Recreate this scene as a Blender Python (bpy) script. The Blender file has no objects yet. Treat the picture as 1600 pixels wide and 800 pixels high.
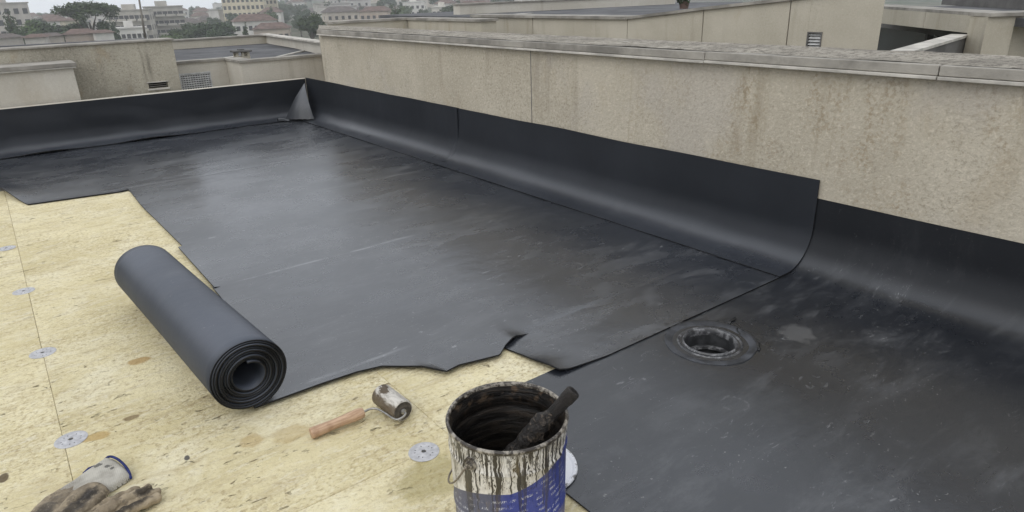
import bpy, bmesh, math, random
from mathutils import Vector, Matrix, noise
random.seed(7)
S = bpy.context.scene
COL = S.collection
rad = math.radians

# ---------------------------------------------------------------- camera
CAMR = ((0.793316401, -0.608071700, -0.029964888),      # image right
        (0.244341452, 0.272925205, 0.930488628),        # image up
        (-0.557625629, -0.745493554, 0.365093163))      # backwards
EYE = Vector((0, 0, 1.1))
FPX = 1054.3567                                          # focal length for a 1600 px wide picture
cam_data = bpy.data.cameras.new('camera')
cam = bpy.data.objects.new('camera', cam_data)
COL.objects.link(cam)
m3 = Matrix(CAMR).transposed()
cam.matrix_world = Matrix.Translation(EYE) @ m3.to_4x4()
cam_data.sensor_width = 36.0
cam_data.lens = FPX / 1600 * 36
cam_data.clip_start = 0.05
cam_data.clip_end = 20000
S.camera = cam

# ---------------------------------------------------------------- sky and sun (overcast)
SUN_EL, SUN_AZ = rad(48), rad(248)                       # azimuth from +Y, clockwise
w = bpy.data.worlds.new('World'); S.world = w; w.use_nodes = True
nt = w.node_tree; nt.nodes.clear()
sky = nt.nodes.new('ShaderNodeTexSky'); sky.sky_type = 'NISHITA'; sky.sun_disc = False
sky.sun_elevation = SUN_EL; sky.sun_rotation = SUN_AZ
sky.dust_density = 6.0; sky.air_density = 1.0; sky.ozone_density = 1.0; sky.altitude = 100
hs = nt.nodes.new('ShaderNodeHueSaturation'); hs.inputs['Saturation'].default_value = 0.16
mixc = nt.nodes.new('ShaderNodeMix'); mixc.data_type = 'RGBA'
mixc.inputs[0].default_value = 0.85                      # even cloud cover over the clear sky
mixc.inputs[7].default_value = (8.8, 9.2, 9.8, 1)
bg = nt.nodes.new('ShaderNodeBackground'); bg.inputs['Strength'].default_value = 0.10
wo = nt.nodes.new('ShaderNodeOutputWorld')
nt.links.new(sky.outputs[0], hs.inputs['Color'])
nt.links.new(hs.outputs[0], mixc.inputs[6])
nt.links.new(mixc.outputs[2], bg.inputs['Color'])
nt.links.new(bg.outputs[0], wo.inputs['Surface'])
sl = bpy.data.lights.new('sun', 'SUN'); sl.energy = 0.58; sl.angle = rad(45); sl.color = (1.0, 0.965, 0.91)
sun = bpy.data.objects.new('sun', sl); COL.objects.link(sun)
sd = Vector((math.sin(SUN_AZ) * math.cos(SUN_EL), math.cos(SUN_AZ) * math.cos(SUN_EL), math.sin(SUN_EL)))
sun.rotation_euler = (-sd).to_track_quat('-Z', 'Y').to_euler()
sun.location = (0, 0, 60)
vs = S.view_settings
S.display_settings.display_device = 'sRGB'
vs.view_transform = 'Standard'; vs.look = 'None'; vs.gamma = 1.0; vs.use_curve_mapping = False
vs.exposure = 0.34
S.render.engine = 'CYCLES'
S.cycles.use_denoising = True
S.cycles.max_bounces = 8
S.cycles.volume_bounces = 3

# ---------------------------------------------------------------- helpers
def ray(u, v):
    p = Vector((u - 800, -(v - 400), -FPX))
    return m3 @ p
def at(u, v, dist):
    """the point at a horizontal distance along a line of sight"""
    d = ray(u, v); k = dist / math.hypot(d.x, d.y)
    return EYE + d * k
def smooth(a, b, x):
    t = min(1, max(0, (x - a) / (b - a))); return t * t * (3 - 2 * t)
def interp(tab, x):
    if x <= tab[0][0]: return tab[0][1]
    for (a, p), (b, q) in zip(tab, tab[1:]):
        if x <= b: return p + (q - p) * (x - a) / (b - a)
    return tab[-1][1]
def gauss(x, c, s): return math.exp(-((x - c) / s) ** 2)

class MB:
    """collects faces, builds one mesh object"""
    def __init__(s): s.v = []; s.f = []
    def add(s, vs_, fs):
        o = len(s.v); s.v += [tuple(p) for p in vs_]; s.f += [tuple(i + o for i in f) for f in fs]; return s
    def box(s, x0, x1, y0, y1, z0, z1):
        return s.add([(x0,y0,z0),(x1,y0,z0),(x1,y1,z0),(x0,y1,z0),(x0,y0,z1),(x1,y0,z1),(x1,y1,z1),(x0,y1,z1)],
                     [(3,2,1,0),(4,5,6,7),(0,1,5,4),(1,2,6,5),(2,3,7,6),(3,0,4,7)])
    def prism(s, poly, z0, z1):
        """poly counter-clockwise; z0 / z1 numbers or one value for each corner"""
        n = len(poly)
        zz0 = z0 if hasattr(z0, '__len__') else [z0] * n
        zz1 = z1 if hasattr(z1, '__len__') else [z1] * n
        vv = [(p[0], p[1], z) for p, z in zip(poly, zz0)] + [(p[0], p[1], z) for p, z in zip(poly, zz1)]
        ff = [tuple(range(n - 1, -1, -1)), tuple(range(n, 2 * n))] + [(i, (i + 1) % n, n + (i + 1) % n, n + i) for i in range(n)]
        return s.add(vv, ff)
    def slab(s, a, b, t, z0, z1):
        """upright slab whose front runs from a to b; t = thickness to the left of a->b; z1 may be (za, zb)"""
        a, b = Vector(a), Vector(b); d = (b - a).normalized(); n = Vector((-d.y, d.x)) * t
        za, zb = (z1 if hasattr(z1, '__len__') else (z1, z1)); y0, y1 = (z0 if hasattr(z0, '__len__') else (z0, z0))
        return s.prism([a, b, b + n, a + n], [y0, y1, y1, y0], [za, zb, zb, za])
    def lathe(s, prof, n=32, c=(0,0,0), a0=0, a1=2*math.pi):
        full = abs(a1 - a0 - 2 * math.pi) < 1e-6
        k = n if full else n + 1
        vv = []
        for i in range(k):
            a = a0 + (a1 - a0) * i / n
            vv += [(c[0] + r * math.cos(a), c[1] + r * math.sin(a), c[2] + z) for r, z in prof]
        m = len(prof); ff = []
        for i in range(n):
            j = (i + 1) % k
            for q in range(m - 1): ff.append((i*m+q, j*m+q, j*m+q+1, i*m+q+1))
        return s.add(vv, ff)
    def tube(s, pts, rads, n=10, caps=True, sq=1.0):
        pts = [Vector(p) for p in pts]
        if not hasattr(rads, '__len__'): rads = [rads] * len(pts)
        o = len(s.v); up = Vector((0.137, 0.21, 0.97))
        for i, p in enumerate(pts):
            t = (pts[min(i+1, len(pts)-1)] - pts[max(i-1, 0)]).normalized()
            if abs(t.dot(up)) > 0.95: up = Vector((0.97, 0.2, 0.1))
            a = t.cross(up).normalized(); b = a.cross(t)
            up = b
            for k in range(n):
                q = 2 * math.pi * k / n
                s.v.append(tuple(p + a * math.cos(q) * rads[i] + b * math.sin(q) * rads[i] * sq))
        for i in range(len(pts) - 1):
            for k in range(n):
                s.f.append((o+i*n+k, o+i*n+(k+1)%n, o+(i+1)*n+(k+1)%n, o+(i+1)*n+k))
        if caps:
            s.f.append(tuple(o + k for k in range(n - 1, -1, -1)))
            e = o + (len(pts) - 1) * n; s.f.append(tuple(e + k for k in range(n)))
        return s
    def build(s, name, mat, parent=None, origin=(0,0,0), smooth_=False, fix=True):
        o = Vector(origin)
        me = bpy.data.meshes.new(name)
        me.from_pydata([tuple(Vector(p) - o) for p in s.v], [], s.f)
        if fix:
            bm = bmesh.new(); bm.from_mesh(me); bmesh.ops.recalc_face_normals(bm, faces=bm.faces); bm.to_mesh(me); bm.free()
        me.materials.append(mat)
        if smooth_:
            me.polygons.foreach_set('use_smooth', [True] * len(me.polygons))
            if smooth_ != True: me.set_sharp_from_angle(angle=rad(smooth_))
        ob = bpy.data.objects.new(name, me); COL.objects.link(ob)
        if parent is not None: ob.parent = parent
        else: ob.location = o
        return ob

def tag(o, label=None, cat=None, group=None, kind=None):
    if label: o['label'] = label
    if cat: o['category'] = cat
    if group: o['group'] = group
    if kind: o['kind'] = kind
    return o
def thing(name, label, cat, loc=(0,0,0), group=None, rz=0):
    o = bpy.data.objects.new(name, None); COL.objects.link(o); o.location = loc; o.rotation_euler.z = rz
    o.empty_display_size = 0.1
    return tag(o, label, cat, group)
def bevel(o, wdt, seg=2):
    b = o.modifiers.new('bevel', 'BEVEL'); b.width = wdt; b.segments = seg; b.limit_method = 'ANGLE'; b.angle_limit = rad(40)
    return o
def inst(name, me, parent=None, loc=(0,0,0), rz=0, sc=1):
    o = bpy.data.objects.new(name, me); COL.objects.link(o); o.parent = parent
    o.location = loc; o.rotation_euler.z = rz; o.scale = (sc, sc, sc) if not hasattr(sc, '__len__') else sc
    return o

# ---------------------------------------------------------------- materials
class N:
    """small node-graph writer"""
    def __init__(s, name, rough=0.7, spec=0.5):
        s.m = bpy.data.materials.new(name); s.m.use_nodes = True
        s.t = s.m.node_tree; s.b = s.t.nodes['Principled BSDF']
        s.b.inputs['Roughness'].default_value = rough
        s.b.inputs['Specular IOR Level'].default_value = spec
    def new(s, t, **kw):
        n = s.t.nodes.new(t)
        for k, v in kw.items(): setattr(n, k, v)
        return n
    def put(s, sock, val):
        if isinstance(val, bpy.types.NodeSocket): s.t.links.new(val, sock)
        elif isinstance(val, (tuple, list)) and len(val) == 3 and sock.type == 'RGBA': sock.default_value = (*val, 1)
        else: sock.default_value = val
    def pos(s): return s.new('ShaderNodeNewGeometry').outputs['Position']
    def obj(s): return s.new('ShaderNodeTexCoord').outputs['Object']
    def rnd(s): return s.new('ShaderNodeObjectInfo').outputs['Random']
    def map(s, vec, scale=(1,1,1), loc=(0,0,0), rot=(0,0,0)):
        n = s.new('ShaderNodeMapping'); s.put(n.inputs[0], vec)
        n.inputs['Location'].default_value = loc; n.inputs['Rotation'].default_value = rot; n.inputs['Scale'].default_value = scale
        return n.outputs[0]
    def noise(s, vec, scale=5, det=4, rough=0.55, dist=0.0, col=False):
        n = s.new('ShaderNodeTexNoise'); s.put(n.inputs['Vector'], vec)
        n.inputs['Scale'].default_value = scale; n.inputs['Detail'].default_value = det
        n.inputs['Roughness'].default_value = rough; n.inputs['Distortion'].default_value = dist
        return n.outputs[1 if col else 0]
    def vor(s, vec, scale=5, feat='F1', out=0, rand=1.0):
        n = s.new('ShaderNodeTexVoronoi', feature=feat); s.put(n.inputs['Vector'], vec); n.inputs['Scale'].default_value = scale
        n.inputs['Randomness'].default_value = rand
        return n.outputs[out]
    def ramp(s, f, a, b, va=0.0, vb=1.0):
        n = s.new('ShaderNodeMapRange', interpolation_type='SMOOTHSTEP'); s.put(n.inputs[0], f)
        n.inputs[1].default_value = a; n.inputs[2].default_value = b; n.inputs[3].default_value = va; n.inputs[4].default_value = vb
        return n.outputs[0]
    def math(s, op, a, b=0.0, c=0.0):
        n = s.new('ShaderNodeMath', operation=op); s.put(n.inputs[0], a); s.put(n.inputs[1], b); s.put(n.inputs[2], c); return n.outputs[0]
    def mul(s, a, b): return s.math('MULTIPLY', a, b)
    def sub(s, a, b): return s.math('SUBTRACT', a, b)
    def plus(s, a, b): return s.math('ADD', a, b)
    def mx(s, a, b): return s.math('MAXIMUM', a, b)
    def mix(s, f, a, b, mode='MIX'):
        n = s.new('ShaderNodeMix', data_type='RGBA', blend_type=mode); s.put(n.inputs[0], f); s.put(n.inputs[6], a); s.put(n.inputs[7], b)
        return n.outputs[2]
    def xyz(s, vec):
        n = s.new('ShaderNodeSeparateXYZ'); s.put(n.inputs[0], vec); return n.outputs
    def comb(s, x, y, z):
        n = s.new('ShaderNodeCombineXYZ'); s.put(n.inputs[0], x); s.put(n.inputs[1], y); s.put(n.inputs[2], z); return n.outputs[0]
    def spot(s, xyz, cx, cy, rx, ry, ang=0.0, wob=None, hard=0.25):
        """soft-edged oval mask on the ground plane at a given place"""
        dx = s.sub(xyz[0], cx); dy = s.sub(xyz[1], cy); c, q = math.cos(ang), math.sin(ang)
        a = s.math('DIVIDE', s.plus(s.mul(dx, c), s.mul(dy, q)), rx)
        b = s.math('DIVIDE', s.sub(s.mul(dy, c), s.mul(dx, q)), ry)
        d = s.math('SQRT', s.plus(s.mul(a, a), s.mul(b, b)))
        if wob is not None: d = s.plus(d, wob)
        return s.ramp(d, 1 - hard, 1 + hard, 1, 0)
    def bump(s, h, strength=0.3, dist=0.01, prev=None):
        n = s.new('ShaderNodeBump'); n.inputs['Strength'].default_value = strength; n.inputs['Distance'].default_value = dist
        s.put(n.inputs['Height'], h)
        if prev is not None: s.put(n.inputs['Normal'], prev)
        return n.outputs[0]
    def out(s, color=None, rough=None, normal=None, metal=None):
        if color is not None: s.put(s.b.inputs['Base Color'], color)
        if rough is not None: s.put(s.b.inputs['Roughness'], rough)
        if normal is not None: s.put(s.b.inputs['Normal'], normal)
        if metal is not None: s.put(s.b.inputs['Metallic'], metal)
        return s.m
def plain(name, c, rough=0.7, spec=0.4, var=0.25, scale=6, metal=None, bump=0.0):
    n = N(name, rough, spec); p = n.obj()
    f = n.noise(p, scale, 5, 0.6)
    dark = tuple(x * (1 - var) for x in c); lite = tuple(min(1, x * (1 + var)) for x in c)
    nb = n.bump(n.noise(p, scale * 8, 4), bump, 0.01) if bump else None
    return n.out(n.mix(n.ramp(f, 0.3, 0.7), dark, lite), metal=metal, normal=nb)

def membrane_mat(name='rubber_membrane', dust=1.0, k=0.66, r0=0.20, r1=0.34, spec=0.60, marks=False, matt=0.50):
    n = N(name, 0.4, spec); p = n.pos(); q = n.xyz(p)
    n.b.inputs['IOR'].default_value = 1.85
    sh = lambda c: tuple(x * k for x in c)
    flat = n.ramp(n.xyz(n.new('ShaderNodeNewGeometry').outputs['Normal'])[2], 0.45, 0.97)      # up-facing parts lighter and glossier, steep parts darker and duller
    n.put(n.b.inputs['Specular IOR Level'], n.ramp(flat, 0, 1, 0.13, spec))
    c = n.mix(n.ramp(n.noise(p, 0.9, 5, 0.6, 0.3), 0.3, 0.72), sh((0.025, 0.029, 0.038)), sh((0.047, 0.053, 0.066)))
    c = n.mix(n.mul(n.ramp(n.noise(p, 1.7, 5, 0.6, 0.6), 0.50, 0.72), 0.55), c, sh((0.056, 0.060, 0.066)))
    c = n.mix(n.mul(n.ramp(n.noise(p, 0.7, 4, 0.6), 0.54, 0.70), 0.5), c, sh((0.030, 0.030, 0.040)))
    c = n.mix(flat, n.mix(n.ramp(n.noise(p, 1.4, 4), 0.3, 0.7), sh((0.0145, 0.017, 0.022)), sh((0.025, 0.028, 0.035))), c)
    # settled dust: cloudy, drawn out along the strips
    cl = n.mul(n.ramp(n.noise(n.map(p, (2.2, 6.0, 3.0), rot=(0, 0, rad(4))), 1.3, 9, 0.72, 0.5), 0.46, 0.72), n.ramp(n.noise(p, 1.1, 4), 0.30, 0.58))
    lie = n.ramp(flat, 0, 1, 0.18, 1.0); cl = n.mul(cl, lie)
    c = n.mix(n.mul(cl, 0.44 * dust), c, (0.140, 0.144, 0.153))
    # short broken scuffs in clusters, two directions
    clus = n.ramp(n.noise(p, 2.6, 4, 0.6), 0.45, 0.60)
    a1 = n.ramp(n.noise(n.map(p, (11, 34, 20), rot=(0, 0, rad(3))), 1.0, 8, 0.75, 1.6), 0.60, 0.67)
    a2 = n.ramp(n.noise(n.map(p, (40, 16, 20), (4, 9, 1), rot=(0, 0, rad(35))), 1.0, 8, 0.75, 2.2), 0.635, 0.70)
    scr = n.mul(n.mul(n.mul(n.mx(a1, a2), clus), lie), 0.46 * dust)
    c = n.mix(scr, c, (0.36, 0.365, 0.375))
    fleck = n.mul(n.ramp(n.noise(p, 100, 2), 0.68, 0.74), n.ramp(n.noise(p, 3.7, 3), 0.47, 0.60))
    c = n.mix(n.mul(n.mul(fleck, lie), 0.34 * dust), c, (0.42, 0.42, 0.40))
    b0 = None
    if marks:
        wob = n.mul(n.sub(n.noise(p, 30, 4), 0.5), 0.8); brk = n.ramp(n.noise(p, 34, 5, 0.7), 0.46, 0.60)
        for x, y in ((1.055, 3.008), (1.895, 2.650), (1.786, 1.953), (2.153, 1.367), (2.176, 2.274), (1.446, 0.917), (1.909, 3.008), (0.936, 3.676), (1.714, 0.838), (2.20, 0.70)):
            rg = n.sub(n.spot(q, x, y, 0.040, 0.040, 0, wob, 0.08), n.spot(q, x, y, 0.032, 0.032, 0, wob, 0.12))
            c = n.mix(n.mul(n.mul(n.mx(rg, 0.0), brk), 0.18), c, (0.30, 0.305, 0.31))
        # dried puddle right of the drain, dark ring of tar round it
        c = n.mix(n.mul(n.spot(q, 1.950, 1.035, 0.060, 0.052, 0.4, n.mul(wob, 1.6), 0.25), 0.42), c, (0.15, 0.15, 0.15))
        dk = n.mul(n.spot(q, 1.700, 1.185, 0.195, 0.180, 0.2, n.mul(wob, 0.7), 0.10), n.ramp(n.noise(p, 13, 5, 0.7), 0.40, 0.60))
        c = n.mix(n.mul(dk, 0.75), c, (0.012, 0.012, 0.013))
        # chalky seam and snapped lines
        for y0, x0, x1, kk in ((2.752, 0.60, 1.62, 0.38), (3.866, 1.35, 2.36, 0.40), (4.845, 0.60, 1.5, 0.25), (1.800, 0.50, 0.98, 0.40)):
            dy = n.math('ABSOLUTE', n.sub(n.plus(q[1], n.mul(n.sub(n.noise(p, 3, 2), 0.5), 0.03)), y0))
            ln = n.mul(n.ramp(dy, 0.003, 0.011, 1, 0), n.mul(n.ramp(q[0], x0, x0 + 0.1), n.ramp(q[0], x1 - 0.25, x1, 1, 0)))
            c = n.mix(n.mul(n.mul(ln, n.ramp(n.noise(p, 9, 6, 0.7), 0.32, 0.6)), kk), c, (0.30, 0.305, 0.32))
    rg = n.plus(n.ramp(n.noise(p, 1.6, 6, 0.65), 0.25, 0.75, r0, r1), n.plus(n.mul(scr, 0.08), n.mul(cl, 0.10)))
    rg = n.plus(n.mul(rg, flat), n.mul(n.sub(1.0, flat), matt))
    b1 = n.bump(n.noise(n.map(p, (1, 1.8, 1)), 2.4, 5, 0.55), 0.25, 0.014)
    b2 = n.bump(n.noise(p, 14, 4, 0.6), 0.12, 0.004, b1)
    b3 = n.bump(n.noise(p, 170, 3), 0.10, 0.002, b2)
    return n.out(c, rg, b3)
M = {}
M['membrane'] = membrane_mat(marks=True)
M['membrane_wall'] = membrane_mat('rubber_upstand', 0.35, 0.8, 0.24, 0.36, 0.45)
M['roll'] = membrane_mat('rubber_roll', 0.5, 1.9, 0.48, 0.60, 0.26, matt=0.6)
M['membrane_front'] = membrane_mat('rubber_front_sheet', 1.0, 0.46, 0.22, 0.36, 0.40, marks=True)  # darker copy: dimmer sky glow on this sheet put into its colour
M['cut_edge'] = plain('cut_rubber_edge', (0.010, 0.010, 0.011), 0.65, 0.3)

def board_mat():
    n = N('insulation_board', 0.85, 0.25); p = n.pos(); q = n.xyz(p)
    off = n.comb(n.mul(n.rnd(), 37.0), n.mul(n.rnd(), 91.0), 0.0)
    va = n.new('ShaderNodeVectorMath', operation='ADD'); n.put(va.inputs[0], p); n.put(va.inputs[1], off); pl = va.outputs[0]
    big = n.noise(pl, 1.9, 5, 0.6, 0.5)
    c = n.mix(n.ramp(big, 0.28, 0.74), (0.56, 0.48, 0.27), (0.73, 0.65, 0.42))
    c = n.mix(n.mul(n.ramp(n.noise(pl, 3.2, 6, 0.7, 0.8), 0.46, 0.68), 0.65), c, (0.77, 0.71, 0.52))
    lay = n.map(pl, (5, 19, 5), rot=(0, 0, rad(7)))
    vein = n.noise(lay, 1.0, 9, 0.72, 0.8)
    c = n.mix(n.mul(n.ramp(vein, 0.47, 0.64), 0.45), c, (0.42, 0.34, 0.195))
    c = n.mix(n.mul(n.ramp(n.noise(lay, 2.6, 8, 0.75, 1.0), 0.50, 0.66), 0.55), c, (0.74, 0.69, 0.55))
    pit = n.map(pl, (17, 44, 13), rot=(0, 0, rad(6)))
    pm = n.mul(n.ramp(n.noise(pit, 1.0, 6, 0.66, 0.7), 0.620, 0.670), n.ramp(n.noise(pl, 3.3, 4), 0.46, 0.58))
    c = n.mix(n.mul(pm, 0.8), c, (0.22, 0.16, 0.085))
    fine = n.map(pl, (80, 108, 60), rot=(0, 0, rad(10)))
    fg = n.noise(fine, 1.0, 5, 0.62, 0.4)
    where = n.ramp(n.noise(pl, 2.1, 5, 0.65, 0.5), 0.40, 0.62, 0.12, 1.0)
    c = n.mix(n.mul(n.ramp(fg, 0.53, 0.64), n.mul(where, 0.58)), c, (0.35, 0.275, 0.16))
    c = n.mix(n.mul(n.ramp(fg, 0.47, 0.36), n.mul(where, 0.36)), c, (0.84, 0.79, 0.62))
    gr = n.mul(n.ramp(n.noise(pl, 60, 4, 0.65), 0.50, 0.66), n.ramp(n.noise(pl, 2.5, 4, 0.6), 0.36, 0.58))
    c = n.mix(n.mul(gr, 0.62), c, (0.33, 0.25, 0.13))
    wob = n.mul(n.sub(n.noise(p, 26, 4), 0.5), 1.1)
    ang = rad(-8)
    for cx, cy, rx, ry, colr, k in ((0.179,2.319,0.034,0.022,(0.40,0.26,0.10),0.8), (0.006,1.935,0.035,0.020,(0.42,0.28,0.10),0.75),
                                    (0.335,1.64,0.03,0.03,(0.40,0.27,0.10),0.5), (-0.205,1.892,0.012,0.02,(0.10,0.07,0.04),0.9),
                                    (0.179,1.674,0.007,0.011,(0.09,0.085,0.08),0.95), (0.64,1.20,0.10,0.07,(0.33,0.28,0.12),0.55),
                                    (0.43,1.60,0.05,0.04,(0.42,0.30,0.12),0.45), (0.10,1.97,0.02,0.012,(0.20,0.14,0.07),0.8)):
        c = n.mix(n.mul(n.spot(q, cx, cy, rx, ry, ang, wob, 0.22), k), c, colr)
    h = n.plus(n.mul(n.plus(vein, fg), -0.5), n.plus(n.mul(n.noise(pl, 48, 6, 0.7), 0.45), n.mul(pm, -1.2)))
    return n.out(c, None, n.bump(h, 0.9, 0.010))
M['board'] = board_mat()

def stucco_mat(name, a, b, grit=1.0, streak=0.4, stain=(0.16, 0.13, 0.085), scale=1.0, long_wall=False):
    """roughcast render: lumps, grime, run-off streaks"""
    n = N(name, 0.9, 0.2); p = n.pos()
    c = n.mix(n.ramp(n.noise(p, 1.3 * scale, 6, 0.62, 0.3), 0.3, 0.7), a, b)
    lump = n.noise(p, 82 * scale, 3, 0.6)
    patch = n.ramp(n.noise(p, 2.2 * scale, 5, 0.6), 0.34, 0.62)
    c = n.mix(n.mul(n.mul(n.ramp(lump, 0.54, 0.68), n.plus(n.mul(patch, 0.75), 0.2)), 0.62 * grit), c, stain)
    c = n.mix(n.mul(n.ramp(lump, 0.45, 0.33), 0.32 * grit), c, tuple(min(1, x * 1.5) for x in b))
    sp = n.map(p, (9 * scale, 9 * scale, 0.7 * scale))
    sm = n.mul(n.ramp(n.noise(sp, 1.0, 6, 0.6, 0.25), 0.5, 0.75), n.ramp(n.noise(p, 1.1 * scale, 3), 0.4, 0.62))
    c = n.mix(n.mul(sm, streak), c, stain)
    c = n.mix(n.mul(n.ramp(n.noise(n.map(p, (3, 3, 1.3), (5, 2, 9)), 1.5 * scale, 5, 0.65), 0.56, 0.72), 0.45 * streak), c, (0.30, 0.215, 0.11))
    if long_wall:
        q = n.xyz(p)
        # rust and damp that crept in along the nearer half, and runs below the coping
        near = n.ramp(q[1], 3.4, 1.6)
        rust = n.mul(n.ramp(n.noise(n.map(p, (3, 3.4, 1.5)), 1.6, 6, 0.68, 0.5), 0.46, 0.66), near)
        c = n.mix(n.mul(n.mul(rust, n.ramp(n.noise(p, 60, 4, 0.65), 0.44, 0.62)), 0.62), c, (0.25, 0.185, 0.105))
        grey = n.ramp(n.noise(n.map(p, (1, 1, 1), (7, 3, 2)), 1.7, 5, 0.6), 0.52, 0.66)
        c = n.mix(n.mul(grey, 0.35), c, (0.40, 0.37, 0.34))
        runs = n.mul(n.ramp(n.noise(n.map(p, (1, 7.5, 0.45), (0, 2, 0)), 1.0, 5, 0.65, 0.2), 0.55, 0.70), n.ramp(n.noise(p, 1.4, 3), 0.42, 0.6))
        c = n.mix(n.mul(n.mul(runs, n.ramp(q[1], 4.5, 2.0, 0.25, 1.0)), 0.40), c, (0.26, 0.215, 0.145))
    h = n.plus(n.noise(p, 62 * scale, 5, 0.65), n.mul(n.noise(p, 150 * scale, 3), 0.4))
    return n.out(c, None, n.bump(h, 0.75 * grit, 0.008 / scale))
M['stucco'] = stucco_mat('beige_roughcast', (0.40, 0.358, 0.282), (0.50, 0.452, 0.365), 0.80, 0.4, (0.18, 0.15, 0.105), 1.0, True)
M['stucco_far'] = stucco_mat('beige_render', (0.40, 0.366, 0.295), (0.49, 0.452, 0.375), 0.35, 0.4, (0.22, 0.185, 0.13))
M['stucco_white'] = stucco_mat('pale_render', (0.48, 0.445, 0.38), (0.58, 0.55, 0.485), 0.3, 0.35, (0.22, 0.17, 0.11))
M['stucco_dirty'] = stucco_mat('grimy_render', (0.30, 0.275, 0.22), (0.46, 0.425, 0.345), 0.8, 0.95, (0.10, 0.088, 0.07))
M['metal_edge'] = plain('weathered_flashing', (0.27, 0.252, 0.222), 0.85, 0.3, 0.35, 4, bump=0.35)
M['metal_lip'] = plain('pale_drip_edge', (0.46, 0.435, 0.39), 0.85, 0.3, 0.25, 7, bump=0.2)
def captop():
    n = N('lichen_cap_top', 0.95, 0.2); p = n.pos()
    c = n.mix(n.ramp(n.noise(p, 3.5, 6, 0.65), 0.3, 0.7), (0.24, 0.22, 0.185), (0.42, 0.385, 0.325))
    g = n.noise(n.map(p, (26, 45, 40)), 1.0, 6, 0.8)
    c = n.mix(n.mul(n.ramp(g, 0.48, 0.58), 0.8), c, (0.12, 0.105, 0.088))
    c = n.mix(n.mul(n.ramp(n.noise(n.map(p, (16, 5, 10), (3, 1, 2)), 1.0, 7, 0.75, 1.0), 0.58, 0.7), 0.8), c, (0.60, 0.58, 0.54))
    return n.out(c, None, n.bump(n.noise(p, 90, 5, 0.7), 0.8, 0.012))
M['cap_top'] = captop()
M['far_roof'] = plain('grey_roof_felt', (0.085, 0.085, 0.088), 0.8, 0.3, 0.4, 2.0, bump=0.2)
M['concrete'] = plain('roof_deck_concrete', (0.26, 0.245, 0.22), 0.9, 0.2, 0.25, 3, bump=0.3)
M['dark_glass'] = plain('dark_window_glass', (0.03, 0.034, 0.038), 0.15, 0.5, 0.3, 2)
M['grey_concrete'] = plain('grey_lintel_concrete', (0.13, 0.125, 0.118), 0.9, 0.2, 0.3, 3, bump=0.2)
M['white_metal'] = plain('white_grille_metal', (0.52, 0.52, 0.51), 0.6, 0.4, 0.2, 20)
M['black'] = plain('shaft_black', (0.012, 0.012, 0.012), 0.9, 0.1)

# ================================================================ SETTING: terrain and haze
def terrain_h(x, y):
    d = math.hypot(x, y); az = math.degrees(math.atan2(x, y))
    z = -12 + 3.5 * smooth(500, 1000, d)
    z += 24 * smooth(260, 900, d) * smooth(17, 27, az) * smooth(75, 55, az)       # wooded hillside
    z += 1.5 * smooth(680, 980, d) * gauss(az, 4.0, 3.0)                          # low far hill
    return z
mb = MB(); rr = [2, 40, 120, 200, 260, 320, 400, 480, 560, 650, 750, 850, 950, 1050]
NA = 120
for r in rr:
    for k in range(NA):
        a = 2 * math.pi * k / NA
        x, y = r * math.sin(a), r * math.cos(a)
        mb.v.append((x, y, terrain_h(x, y) + (noise.noise(Vector((x, y, 0)) * 0.02) * 1.0 if r > 100 else 0)))
for i in range(len(rr) - 1):
    for k in range(NA):
        mb.f.append((i*NA+k, i*NA+(k+1)%NA, (i+1)*NA+(k+1)%NA, (i+1)*NA+k))
mb.f.append(tuple(range(NA)))
n = N('town_ground', 0.95, 0.1); p = n.pos()
g = n.mix(n.ramp(n.noise(p, 0.03, 6, 0.7), 0.35, 0.65), (0.055, 0.072, 0.040), (0.13, 0.115, 0.09))
g = n.mix(n.mul(n.ramp(n.noise(p, 0.12, 5, 0.7), 0.55, 0.7), 0.6), g, (0.20, 0.185, 0.165))
tag(mb.build('ground', n.out(g), smooth_=True), kind='structure')

# ================================================================ ROOF
WX, WY = 2.530, 6.690           # faces of the right parapet and of the low far upstand
mb = MB(); q = (1.584, 1.784, 1.081, 1.281)               # square shaft for the drain
mb.box(-4.5, q[0], -3.5, WY + 0.3, -0.35, -0.043).box(q[1], WX + 0.3, -3.5, WY + 0.3, -0.35, -0.043)
mb.box(q[0], q[1], -3.5, q[2], -0.35, -0.043).box(q[0], q[1], q[3], WY + 0.3, -0.35, -0.043)
deck = tag(mb.build('roof_deck', M['concrete'], origin=(0, 0, -0.35)), kind='structure')
# the building below the roof
tag(MB().box(-4.5, WX + 0.3, -3.5, WY + 0.3, -14, -0.352).build('building_below', M['stucco_white'], origin=(0, 1.5, -14)),
    'plain rendered building that carries the roof being waterproofed', 'building')

# insulation boards: each one a slab with its own edges
XJ = [-2.54, -1.715, -0.890, -0.067, 0.757, 1.58]
YJ = [-0.02, 0.64, 1.300, 1.955, 2.620, 3.295, 3.985, 4.675, 5.365]
for i in range(len(XJ) - 1):
    for j in range(len(YJ) - 1):
        x0, x1, y0, y1 = XJ[i], XJ[i+1], YJ[j], YJ[j+1]
        g = 0.0004; dz = random.uniform(-0.0012, 0)
        o = MB().box(x0+g, x1-g, y0+g, y1-g, -0.042, dz).build('insulation_board', M['board'], None, ((x0+x1)/2, (y0+y1)/2, -0.042))
        o.parent = deck; o.location = ((x0+x1)/2, (y0+y1)/2, 0.35 - 0.042)
        bevel(o, 0.0014, 1)
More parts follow.
